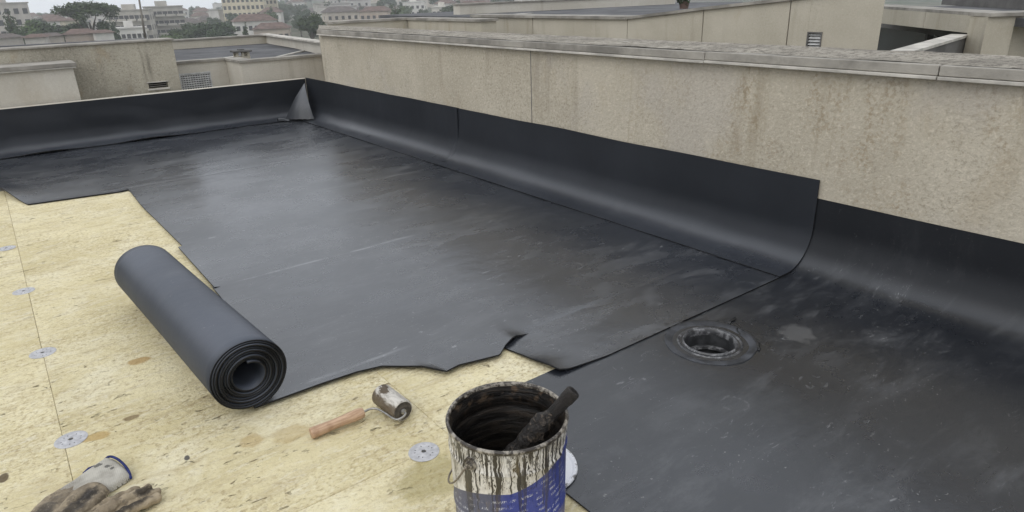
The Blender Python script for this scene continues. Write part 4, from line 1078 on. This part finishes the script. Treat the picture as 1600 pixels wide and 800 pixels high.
def terrace():
    o = Vector((4.6, 7.2, -1))
    t = thing('terrace_wall', 'stepped beige parapet wall just behind the far half of the long parapet', 'wall', o)
    # far length along x, then near length along y
    MB().slab((3.42, 7.92), (4.46, 7.92), 0.18, -1, 0.805).build('wall', M['stucco_far'], t, o)
    MB().slab((3.40, 7.90), (4.46, 7.90), 0.22, 0.806, 0.832).build('cap', M['metal_edge'], t, o)
    MB().slab((4.40, 7.9), (4.40, 6.30), 0.2, -1, 0.803).build('wall_panel', M['stucco_far'], t, o)
    MB().slab((4.38, 7.9), (4.38, 6.28), 0.24, 0.804, 0.830).build('cap', M['metal_edge'], t, o)
    MB().prism([(4.62, 6.6), (5.2, 7.5), (5.2, 9.2), (4.62, 9.0)], 0.5, 0.72).build('felt', M['far_roof'], t, o)
terrace()
def block():
    o = Vector((6.5, 5, -2))
    t = thing('beige_building', 'beige rendered building with raking roof edge and louvred vent behind the parapet', 'building', o)
    X0 = 5.245
    panels(t, o, (X0, 7.70), (X0, 4.965), (0.452,), -2, 0.803, 0.803, 0.25, M['stucco_far'])
    # raking part, with a hole for the vent
    vy0, vy1, vz0, vz1 = 2.905, 3.030, 0.560, 0.733
    def zt(y): return interp(((2.47, 1.060), (3.215, 0.962), (4.042, 0.892), (4.957, 0.803)), y)
    prof = lambda y0, y1, z0: MB().slab((X0, y1), (X0, y0), 0.25, z0, (zt(y1), zt(y0)))
    prof(4.048, 4.957, -2).build('wall_panel', M['stucco_far'], t, o)
    prof(3.206, 4.038, -2).build('wall_panel', M['stucco_far'], t, o)
    pm = MB()
    pm.slab((X0, 3.196), (X0, vy1), 0.25, -2, (zt(3.196), zt(vy1))).prism([(X0, vy0), (X0, 2.47), (X0 + 0.25, 2.62), (X0 + 0.25, vy0)], -2, [zt(vy0), zt(2.47), zt(2.62), zt(vy0)])
    pm.slab((X0 + 0.002, vy1), (X0 + 0.002, vy0), 0.246, vz1, (zt(vy1), zt(vy0))).slab((X0 + 0.002, vy1), (X0 + 0.002, vy0), 0.246, -2, vz0)
    pm.build('wall_panel', M['stucco_far'], t, o)
    MB().slab((X0 + 0.03, 4.95), (X0 + 0.03, 3.2), 0.2, -2, (0.77, 0.93)).build('joint_backing', M['grey_concrete'], t, o)
    v = MB().box(X0 - 0.006, X0 + 0.03, vy0 + 0.001, vy0 + 0.010, vz0 + .001, vz1 - .001).box(X0 - 0.006, X0 + 0.03, vy1 - 0.010, vy1 - 0.001, vz0 + .001, vz1 - .001).box(X0 - 0.005, X0 + 0.03, vy0 + 0.0105, vy1 - 0.0105, vz1 - 0.010, vz1 - 0.001).build('vent_frame', M['grey_concrete'], t, o)
    MB().box(X0 + 0.06, X0 + 0.065, vy0 + 0.001, vy1 - 0.001, vz0 + 0.001, vz1 - 0.001).build('vent_back', M['black'], v, o)
    for k in range(7):
        z = vz0 + 0.006 + k * 0.0235
        MB().add([(X0 + 0.002, vy0 + 0.011, z), (X0 + 0.002, vy1 - 0.011, z), (X0 + 0.03, vy1 - 0.011, z + 0.019), (X0 + 0.03, vy0 + 0.011, z + 0.019),
                  (X0 + 0.006, vy0 + 0.011, z - 0.002), (X0 + 0.006, vy1 - 0.011, z - 0.002), (X0 + 0.034, vy1 - 0.011, z + 0.017), (X0 + 0.034, vy0 + 0.011, z + 0.017)],
                 [(0,1,2,3),(7,6,5,4),(0,4,5,1),(1,5,6,2),(2,6,7,3),(3,7,4,0)]).build('louvre', M['white_metal'], v, o)
    # caps
    MB().slab((X0 - 0.03, 7.72), (X0 - 0.03, 4.962), 0.30, 0.8045, 0.832).build('cap', M['metal_edge'], t, o)
    for ya, yb in ((4.958, 4.043), (4.041, 3.216), (3.214, 2.62)):
        MB().slab((X0 - 0.025, ya), (X0 - 0.025, yb), 0.29, (zt(ya) + 0.0015, zt(yb) + 0.0015), (zt(ya) + 0.026, zt(yb) + 0.026)).build('cap', M['metal_edge'], t, o)
    # side return of the raking part and roof felt behind
    MB().prism([(X0 + 0.26, 4.97), (7.2, 5.2), (11.5, 8.0), (11.5, 11), (5.6, 11), (X0 + 0.26, 7.7)], 0.4, 0.79).build('felt', M['far_roof'], t, o)
    # pale upstand across the roof and white patch of ponding membrane
    MB().slab((6.0, 9.15), (10.5, 8.75), 0.2, 0.7, 0.93).build('rear_upstand', M['stucco_white'], t, o)
    MB().slab((5.98, 9.13), (10.5, 8.73), 0.24, 0.931, 0.95).build('rear_cap', M['metal_edge'], t, o)
    MB().slab((5.9, 7.95), (6.6, 8.1), 0.12, 0.791, 0.797).build('roof_patch', M['metal_lip'], t, o)
block()
def courtyard():
    o = Vector((7, 3, -2))
    t = thing('court_building', 'beige building with a dark deep opening and slanting balustrade at the top right', 'building', o)
    A = Vector((7.83, 3.703)); B = Vector((6.287, 2.158)); d = (B - A).normalized(); L = (B - A).length
    # front faces the camera: thickness goes to the left of A->B
    P = lambda k: A + d * k
    A2 = A - d * 0.8
    zt = 0.806; ko = L - 0.245                                  # right jamb of the opening
    def zl(k): return 0.660 + 0.012 * k / L                       # underside of the lintel panel
    kj = 1.080
    for k0, k1 in ((-0.8, kj - 0.005), (kj + 0.005, ko)):
        MB().slab(P(k0), P(k1), 0.2, (zl(k0), zl(k1)), zt).build('lintel_panel', M['stucco_far'], t, o)
    MB().slab(P(ko + 0.0005), P(L), 0.2, -2, zt).build('wall_panel', M['stucco_far'], t, o)
    C = Vector((7.4, 1.44)); 
    MB().slab(B + Vector((0.006, -0.006)), C, 0.2, -2, zt - 0.001).build('wall_panel', M['stucco_far'], t, o)
    MB().slab(A2 + Vector((0.015, 0.015)) * -1, B + Vector((-0.02, -0.02)), 0.25, zt + 0.001, 0.832).build('cap', M['metal_edge'], t, o)
    MB().slab(B + Vector((-0.012, -0.026)), C + Vector((0.01, -0.02)), 0.25, zt + 0.0012, 0.8325).build('cap', M['metal_edge'], t, o)
    nrm = Vector((-d.y, d.x))
    # inner face: grey band, then glazing between posts
    q0, q1 = P(-3.5) + nrm * 0.45, P(L - 0.1) + nrm * 0.45
    MB().slab(q0, q1, 0.15, 0.545, 0.80).build('inner_band', M['grey_concrete'], t, o)
    MB().slab(q0 + nrm * 0.10, q1 + nrm * 0.10, 0.03, -0.6, 0.544).build('glazing', M['dark_glass'], t, o)
    for k in (0.05, 0.62, 0.95, 1.3):
        MB().slab(P(k) + nrm * 0.46, P(k + 0.06) + nrm * 0.46, 0.06, -0.6, 0.543).build('mullion', M['grey_concrete'], t, o)
    MB().prism([P(-0.8) + nrm * 0.201, P(L + 0.2) + nrm * 0.201, P(L + 0.2) + nrm * 3.2, P(-0.8) + nrm * 3.2], 0.73, 0.79).build('roof', M['far_roof'], t, o)
    MB().slab(P(-1.2) + nrm * 1.1, P(L + 1.2) + nrm * 0.9, 0.1, 0.791, 0.90).build('roof_kerb', M['grey_concrete'], t, o)
    MB().slab(P(-1.2) + nrm * 2.2, P(L + 1.2) + nrm * 1.9, 0.1, 0.791, 0.97).build('roof_kerb', M['metal_edge'], t, o)
    # slanting balustrade wall with pale coping
    a, b = Vector((6.50, 2.345)), Vector((4.70, 2.035))
    MB().slab(b, a, 0.11, -2, 0.640).build('balustrade', M['grey_concrete'], t, o)
    MB().slab(b + Vector((0, -0.012)), a + Vector((0.0, -0.012)), 0.135, 0.6405, 0.660).build('coping', M['metal_lip'], t, o)
courtyard()

# ================================================================ FOLIAGE
def foliage_mat(name, a, b):
    n = N(name, 0.8, 0.2); p = n.obj()
    c = n.mix(n.ramp(n.noise(p, 2.2, 4), 0.3, 0.7), a, b)
    c = n.mix(n.mul(n.rnd(), 0.35), c, (0.075, 0.085, 0.035))
    return n.out(c)
M['leaf_dark'] = foliage_mat('dark_foliage', (0.026, 0.046, 0.022), (0.062, 0.092, 0.040))
M['leaf_mid'] = foliage_mat('green_foliage', (0.045, 0.080, 0.024), (0.105, 0.155, 0.050))
M['bark'] = plain('bark', (0.085, 0.068, 0.052), 0.9, 0.1)
def crown_mesh(name, lobes, nleaf, size, mat):
    """leaf faces spread through a set of lobes (x, y, z, rx, rz)"""
    mb = MB(); vol = [l[3] ** 2 * l[4] for l in lobes]; tot = sum(vol)
    for (x, y, z, rx, rz), v in zip(lobes, vol):
        for _ in range(int(nleaf * v / tot)):
            while True:
                p = Vector((random.uniform(-1, 1), random.uniform(-1, 1), random.uniform(-1, 1)))
                if 0.25 < p.length < 1 and random.random() < 0.25 + p.length: break
            q = 1 + 0.25 * noise.noise(p * 2.5 + Vector((x, y, z)))
            c = Vector((x + p.x * rx * q, y + p.y * rx * q, z + p.z * rz * q))
            a = Vector((random.gauss(0, 1), random.gauss(0, 1), random.gauss(0, 0.6))).normalized(); b = a.cross(p.normalized() + Vector((0.1, 0, 0.3))).normalized()
            s_ = size * random.uniform(0.6, 1.4); o = len(mb.v)
            mb.v += [tuple(c + a * s_), tuple(c + b * s_ * 0.6), tuple(c - a * s_), tuple(c - b * s_ * 0.6)]
            mb.f.append((o, o+1, o+2, o+3))
    ob = mb.build(name, mat, fix=False); me = ob.data; bpy.data.objects.remove(ob); return me
def trunk_mesh(name, h, r, limbs):
    mb = MB().tube([(0, 0, -1.0), (0.05, 0, h * 0.4), (-0.05, 0.03, h * 0.75), (0, 0, h)], [r * 1.3, r, r * 0.75, r * 0.35], 7)
    for (z, x, y, zz) in limbs: mb.tube([(0, 0, z), (x * 0.5, y * 0.5, z + (zz - z) * 0.6), (x, y, zz)], [r * 0.55, r * 0.4, r * 0.15], 5)
    ob = mb.build(name, M['bark'], smooth_=True); me = ob.data; bpy.data.objects.remove(ob); return me
def lobes_round(k, R, zc, sq=0.8):
    L = []
    for _ in range(k):
        a = random.uniform(0, 6.28); r = R * math.sqrt(random.random()) * 0.62
        L.append((r * math.cos(a), r * math.sin(a), zc + random.uniform(-1, 1) * R * 0.5 * sq, R * random.uniform(0.32, 0.52), R * random.uniform(0.28, 0.45) * sq))
    return L
TREES = {}
for i in range(3):
    TREES['round%d' % i] = (crown_mesh('crown', lobes_round(11, 3.4, 5.4, 0.95), 2600, 0.26, M['leaf_dark' if i < 2 else 'leaf_mid']),
                            trunk_mesh('trunk', 5.5, 0.28, ((2.2, 1.6, 0.4, 5), (2.6, -1.4, 0.8, 5.2), (3, 0.2, -1.6, 5.6))))
TREES['cypress'] = (crown_mesh('crown', [(random.uniform(-.15, .15), random.uniform(-.15, .15), 1.0 + k * 0.9, 1.35 - 0.14 * k, 0.9) for k in range(9)], 2400, 0.22, M['leaf_dark']),
                    trunk_mesh('trunk', 8.0, 0.2, ()))
TREES['conifer'] = (crown_mesh('crown', [(math.cos(k * 2.4) * 0.7, math.sin(k * 2.4) * 0.7, 1.6 + k * 0.55, 2.5 - 0.17 * k, 0.75) for k in range(13)], 3000, 0.26, M['leaf_dark']),
                    trunk_mesh('trunk', 8.6, 0.25, ()))
pl = []
for k in range(26):
    a = k * 2.4; r = 4.1 * math.sqrt((k + 0.5) / 26)
    pl.append((r * math.cos(a), r * math.sin(a), 8.6 + 1.35 * (1 - (r / 4.6) ** 2) + random.uniform(-.5, .4), random.uniform(1.0, 1.45), random.uniform(0.5, 0.8)))
pl += [(random.uniform(-1.8, 1.8), random.uniform(-1.5, 1.5), 6.6 + random.uniform(-.5, .5), 1.1, 0.7) for _ in range(5)]
TREES['umbrella'] = (crown_mesh('crown', pl, 5200, 0.20, M['leaf_dark']),
                     trunk_mesh('trunk', 7.4, 0.34, ((4.2, 2.4, 0.5, 8.2), (4.6, -2.3, 0.8, 8.1), (5, 0.4, -2.3, 8.4), (5.2, -0.6, 2.3, 8.5))))
def tree(kind, loc, label, sc=1.0, group=None, name='tree', rz=None):
    t = thing(name, label, 'tree', loc, group, random.uniform(0, 6.28) if rz is None else rz)
    c, k = TREES[kind]; sc3 = sc if hasattr(sc, '__len__') else (sc, sc, sc)
    inst('crown', c, t, sc=sc3); inst('trunk', k, t, sc=sc3)
    return t
def ground_pt(u, D):
    p = at(u, 20, D); return Vector((p.x, p.y, terrain_h(p.x, p.y)))
def tree_px(kind, u, vtop, D, hmesh, label, wide=1.0, group=None, name='tree'):
    """a tree whose top shows at picture row vtop, standing on the terrain at distance D"""
    g = ground_pt(u, D); top = at(u, vtop, D).z; s_ = max(0.3, (top - g.z) / hmesh)
    return tree(kind, g, label, (s_ * wide, s_ * wide, s_), group, name)

# ================================================================ TOWN
PAINT = {}
def paint(c):
    k = tuple(round(x, 2) for x in c)
    if k not in PAINT: PAINT[k] = plain('facade_paint', c, 0.9, 0.2, 0.14, 0.35)
    return PAINT[k]
M['tiles'] = plain('clay_tiles', (0.125, 0.086, 0.072), 0.9, 0.2, 0.35, 0.8)
M['tiles2'] = plain('brown_tiles', (0.105, 0.088, 0.080), 0.9, 0.2, 0.35, 0.8)
M['shutter'] = plain('dark_window', (0.045, 0.045, 0.048), 0.5, 0.4, 0.3, 1)
WIN = {}
def win_mesh(w_, h):
    k = (round(w_, 2), round(h, 2))
    if k not in WIN:
        ob = MB().box(-w_/2, w_/2, -0.06, 0.05, -h/2, h/2).build('window', M['shutter']); WIN[k] = ob.data; bpy.data.objects.remove(ob)
    return WIN[k]
def bldg(name, label, u0, u1, vtop, D, depth, yaw=0, color=(0.45, 0.42, 0.36), roof='flat', floors=5, cols=6, fh=3.0, ww=1.1, wh=1.4, cat='building', group=None, balcony=False, tile='tiles', side=True):
    a, b = at(u0, vtop, D), at(u1, vtop, D); c = (a + b) / 2; W = (b - a).length
    gz = terrain_h(c.x, c.y) - 1.5; Ht = c.z - gz
    t = thing(name, label, cat, (c.x, c.y, gz), group, math.atan2((b - a).y, (b - a).x) + rad(yaw))
    # local: x along the front, front at y = 0 facing -y
    wall_h = Ht if roof == 'flat' else Ht - W * 0.16
    MB().box(-W/2, W/2, 0, depth, 0, wall_h).build('wall', paint(color), t)
    if roof == 'flat':
        MB().box(-W/2 - 0.25, W/2 + 0.25, -0.25, depth + 0.25, wall_h + 0.01, wall_h + 0.35).build('roof', paint(tuple(x * 0.8 for x in color)), t)
        MB().box(-W*0.18, W*0.12, depth*0.3, depth*0.7, wall_h + 0.36, wall_h + 1.9).build('stair_head', paint(color), t)
    else:
        e = 0.5; rh = W * 0.16
        MB().add([(-W/2-e, -e, wall_h), (W/2+e, -e, wall_h), (W/2+e, depth+e, wall_h), (-W/2-e, depth+e, wall_h), (-W/2+W*0.2, depth/2, wall_h+rh), (W/2-W*0.2, depth/2, wall_h+rh)],
                 [(3,2,1,0), (0,1,5,4), (1,2,5), (2,3,4,5), (3,0,4)]).build('roof', M[tile], t)
    wm = win_mesh(ww, wh)
    for fl in range(floors):
        z = wall_h - 1.3 - wh/2 - fl * fh
        if z < 0.5: break
        for k in range(cols):
            x = -W/2 + W * (k + 0.5) / cols
            inst('window', wm, t, (x, 0, z))
        if side:
            for k in range(max(1, cols // 3)):
                inst('window', wm, t, (W/2, depth * (k + 0.5) / max(1, cols // 3), z), math.pi/2)
                inst('window', wm, t, (-W/2, depth * (k + 0.5) / max(1, cols // 3), z), math.pi/2)
        if balcony:
            for k in range(0, cols, 2):
                x = -W/2 + W * (k + 0.5) / cols
                MB().box(x - ww, x + ww, -1.1, -0.01, z - wh/2 - 0.25, z - wh/2 + 0.45).build('balcony', paint(tuple(min(1, q * 1.12) for q in color)), t)
    return t
bldg('apartment_tower', 'pale tall apartment tower at the far left edge of the town', -30, 44, 6, 250, 14, 12, (0.44, 0.41, 0.37), 'flat', 6, 5, 3.0, 1.2, 1.5)
bldg('apartment_block', 'wide pale apartment block with rows of dark windows right of the umbrella pine', 166, 232, 17, 250, 12, -8, (0.40, 0.375, 0.33), 'flat', 5, 8, 3.0, 1.2, 1.5, balcony=True)
bldg('apartment_block', 'pale balconied apartment block right of the thin mast', 226, 285, 11, 265, 12, 4, (0.37, 0.35, 0.31), 'flat', 4, 7, 2.9, 1.4, 1.4, balcony=True)
bldg('low_building', 'low white building below the wide apartment block', 178, 228, 45, 215, 8, 0, (0.58, 0.56, 0.52), 'flat', 2, 6, 2.6, 0.9, 1.1)
bldg('low_building', 'small pale house left of the umbrella pine', 100, 122, 29, 240, 8, 10, (0.46, 0.42, 0.33), 'hip', 2, 3, 2.6, 0.9, 1.1)
bldg('apartment_tower', 'tall cream apartment tower rising out of the picture above the town', 338, 405, -42, 330, 15, -6, (0.55, 0.49, 0.36), 'flat', 9, 9, 2.9, 1.1, 1.5)
bldg('apartment_tower', 'narrower cream tower standing right behind the tall cream tower', 402, 427, -36, 350, 14, -2, (0.50, 0.45, 0.34), 'flat', 9, 4, 2.9, 1.0, 1.4)
bldg('white_house', 'white house with dark windows behind the small cypress', 364, 431, 22, 225, 9, 6, (0.56, 0.54, 0.50), 'hip', 2, 7, 2.9, 1.0, 1.3, cat='house')
bldg('tiled_house', 'long low house with a brown tiled roof right of the small cypress', 394, 450, 36, 190, 10, -4, (0.42, 0.36, 0.30), 'hip', 1, 6, 2.6, 0.9, 1.0, cat='house')
bldg('tiled_house', 'cluster house with pale walls right of the dark roadside tree', 508, 560, 10, 260, 9, 12, (0.47, 0.42, 0.36), 'hip', 3, 5, 2.6, 1.0, 1.2, cat='house', tile='tiles2')
bldg('tiled_house', 'house with a wide red-brown roof left of the green conifer', 560, 606, 10, 245, 10, -10, (0.42, 0.35, 0.29), 'hip', 2, 5, 2.7, 1.0, 1.2, cat='house')
bldg('white_house', 'white flat-roofed house on the slope right of the green conifer', 632, 664, 4, 330, 8, 8, (0.60, 0.58, 0.54), 'flat', 3, 4, 2.7, 1.1, 1.3, cat='house')
bldg('white_house', 'pale terraced house on the slope above the stepped parapet', 674, 704, 12, 270, 8, -6, (0.54, 0.51, 0.46), 'flat', 2, 4, 2.7, 1.1, 1.3, cat='house')
bldg('tiled_house', 'house with red-brown roof and pale wall above the stepped parapet', 716, 768, 1, 240, 10, 6, (0.46, 0.41, 0.35), 'hip', 2, 4, 2.7, 1.1, 1.3, cat='house')
bldg('white_house', 'small white house at the right end of the visible town', 786, 818, 3, 260, 8, 4, (0.60, 0.58, 0.55), 'hip', 2, 3, 2.7, 1.1, 1.3, cat='house', tile='tiles2')

bldg('low_house', 'low house with grey-brown roof at the foot of the far left tower', -8, 34, 53, 150, 8, 8, (0.42, 0.39, 0.35), 'hip', 1, 4, 2.6, 0.8, 0.9, cat='house', tile='tiles2')
bldg('low_house', 'low pale house second from the left edge above the grimy wall', 36, 68, 54, 140, 7, -6, (0.48, 0.45, 0.41), 'hip', 1, 3, 2.6, 0.8, 0.9, cat='house')
bldg('low_house', 'low house with brown roof left of the umbrella pine trunk', 66, 98, 52, 150, 8, 4, (0.44, 0.40, 0.35), 'hip', 1, 3, 2.6, 0.8, 0.9, cat='house', tile='tiles2')
bldg('low_house', 'low house with wide red-brown roof under the umbrella pine', 98, 146, 46, 150, 9, -3, (0.40, 0.34, 0.29), 'hip', 1, 4, 2.6, 0.8, 0.9, cat='house')
bldg('low_house', 'small white house with dark openings right of the umbrella pine trunk', 148, 176, 47, 145, 7, 6, (0.56, 0.54, 0.50), 'hip', 1, 3, 2.6, 0.8, 0.9, cat='house')
tree_px('umbrella', 136, 2, 175, 10.6, 'big umbrella pine with a flat dark crown in the town on the left', 1.0, name='umbrella_pine')
tree_px('round2', 40, 21, 200, 8.6, 'bright green tree at the foot of the far left tower', 1.0)
tree_px('round0', 72, 31, 190, 8.6, 'low dark tree left of the umbrella pine', 1.3)
tree_px('round1', 88, 30, 185, 8.6, 'low dark tree touching the umbrella pine on its left', 1.2)
tree_px('conifer', 12, 8, 180, 9.3, 'slim dark conifer in front of the far left tower', 0.6)
tree_px('conifer', 172, 22, 190, 9.3, 'slim dark conifer right of the umbrella pine', 0.5)
tree_px('round2', 252, 46, 165, 8.6, 'bright green bushy tree behind the grimy wall', 1.2)
for u, v, D, lab in ((285, 36, 190, 'leftmost of the dark trees in front of the tall cream tower'), (305, 27, 210, 'second of the dark trees in front of the tall cream tower'),
                     (326, 30, 190, 'third of the dark trees in front of the tall cream tower'), (347, 28, 205, 'rightmost of the dark trees in front of the tall cream tower')):
    tree_px(random.choice(('round0', 'round1')), u, v, D, 8.6, lab, 1.25, 'dark trees before the cream tower')
tree_px('cypress', 380, 33, 165, 9.2, 'small dark cypress in front of the white house', 1.25, name='cypress_tree')
tree_px('round0', 484, 8, 170, 8.6, 'dark round-topped tree at the end of the long parapet', 0.85)
tree_px('conifer', 618, 3, 190, 9.3, 'green conifer above the stepped parapet', 0.9)
tree_px('round1', 712, 4, 280, 8.6, 'dark tree between the pale terraced houses', 0.8)
tree_px('round2', 655, 16, 210, 8.6, 'low green tree right of the green conifer', 1.0)
# shrub pot on the neighbouring roof
p = Vector((8.30, 6.75, 0.79)); t = thing('rooftop_shrub', 'dark clipped shrub on the roof at the top of the picture', 'shrub', p)
inst('foliage', crown_mesh('foliage', [(0, 0, 0.16, 0.11, 0.14), (0.05, 0.03, 0.24, 0.08, 0.1), (-0.05, 0, 0.2, 0.09, 0.11)], 900, 0.018, M['leaf_dark']), t)
MB().lathe([(0, 0), (0.06, 0), (0.075, 0.1), (0.068, 0.1), (0.06, 0.085), (0, 0.085)], 18).build('pot', M['tiles'], t, smooth_=40)

# masts
def mast(u, vb, vt, D, r, label):
    b, tp = at(u[0], vb, D), at(u[1], vt, D)
    t = thing('antenna_mast', label, 'mast', (b.x, b.y, b.z))
    MB().tube([(0, 0, 0), tuple(tp - b)], [r, r * 0.6], 8).build('pole', M['metal_edge'], t, smooth_=True)
    for k, w_ in ((0.86, 0.25), (0.93, 0.18)):
        q = (tp - b) * k; MB().tube([tuple(q - Vector((w_, 0.05, 0))), tuple(q + Vector((w_, -0.05, 0)))], r * 0.5, 5).build('aerial', M['metal_edge'], t)
b0 = at(227, 60, 9.2)
mast((227.5, 213), 62, -28, 9.0, 0.014, 'thin grey antenna mast rising behind the grimy wall')

# small houses and trees of the distant town, each its own object
HM = []
for (wd, dp, h, c, tl) in ((9, 8, 6, (0.50, 0.47, 0.42), 'tiles'), (11, 8, 5, (0.44, 0.39, 0.33), 'tiles2'), (8, 8, 8, (0.58, 0.56, 0.52), 'tiles'), (13, 9, 9, (0.47, 0.45, 0.42), 'flat')):
    a = MB().box(-wd/2, wd/2, -dp/2, dp/2, -3, h).build('wall', paint(c)); wm_ = a.data; bpy.data.objects.remove(a)
    if tl == 'flat': b = MB().box(-wd/2-.2, wd/2+.2, -dp/2-.2, dp/2+.2, h + .01, h + 0.4).build('roof', paint((0.3, 0.28, 0.26)))
    else:
        e = 0.5; rh = 1.9
        b = MB().add([(-wd/2-e, -dp/2-e, h), (wd/2+e, -dp/2-e, h), (wd/2+e, dp/2+e, h), (-wd/2-e, dp/2+e, h), (-wd*0.25, 0, h+rh), (wd*0.25, 0, h+rh)],
                     [(3,2,1,0), (0,1,5,4), (1,2,5), (2,3,4,5), (3,0,4)]).build('roof', M[tl])
    rm_ = b.data; bpy.data.objects.remove(b)
    sp = [(x, -dp/2 - 0.02, z) for z in ((h - 2.0, h - 4.9) if h > 5.5 else (h - 2.0,)) for x in (-wd*0.3, 0, wd*0.3)]
    HM.append((wm_, rm_, sp))
placed = []
tries = 0
while len(placed) < 120 and tries < 6000:
    tries += 1
    D = 290 + 640 * random.random() ** 1.1; u = random.uniform(-20, 860)
    if u < 335 and (D < 300 or D > 560): continue
    g = ground_pt(u, D)
    if any((g - q).length < 13 for q in placed): continue
    placed.append(g)
    wm_, rm_, sp = random.choice(HM)
    t = thing('town_house', 'small pale house lost among others in the distant town', 'house', g, 'small houses of the distant town', math.atan2(-g.x, g.y) + random.uniform(-0.5, 0.5))
    inst('wall', wm_, t); inst('roof', rm_, t)
    if D < 650:
        for q in sp: inst('window', win_mesh(1.1, 1.4), t, q)
tn = 0; tries = 0
while tn < 290 and tries < 6000:
    tries += 1
    D = 260 + 680 * random.random() ** 1.1; u = random.uniform(-20, 880)
    if u < 335 and (D < 280 or D > 620): continue
    g = ground_pt(u, D)
    if any((g - q).length < 7 for q in placed): continue
    placed.append(g); tn += 1
    k = random.choice(('round0', 'round1', 'round2', 'round0', 'conifer')); s_ = random.uniform(0.75, 1.3)
    tree(k, g, 'dark green tree among the small houses of the distant town', s_, 'trees of the distant town', 'town_tree')

# ================================================================ HAZE
hz = MB().box(-1080, 1080, -1080, 1080, -14.5, 36).build('haze', bpy.data.materials.new('haze_air'))
hm = hz.data.materials[0]; hm.use_nodes = True; ht = hm.node_tree; ht.nodes.clear()
pv = ht.nodes.new('ShaderNodeVolumePrincipled'); pv.inputs['Density'].default_value = 0.00075; pv.inputs['Color'].default_value = (0.965, 0.98, 1.0, 1)
pv.inputs['Anisotropy'].default_value = 0.55
mo = ht.nodes.new('ShaderNodeOutputMaterial'); ht.links.new(pv.outputs[0], mo.inputs['Volume'])
tag(hz, 'pale grey haze over the distant town', kind='stuff')
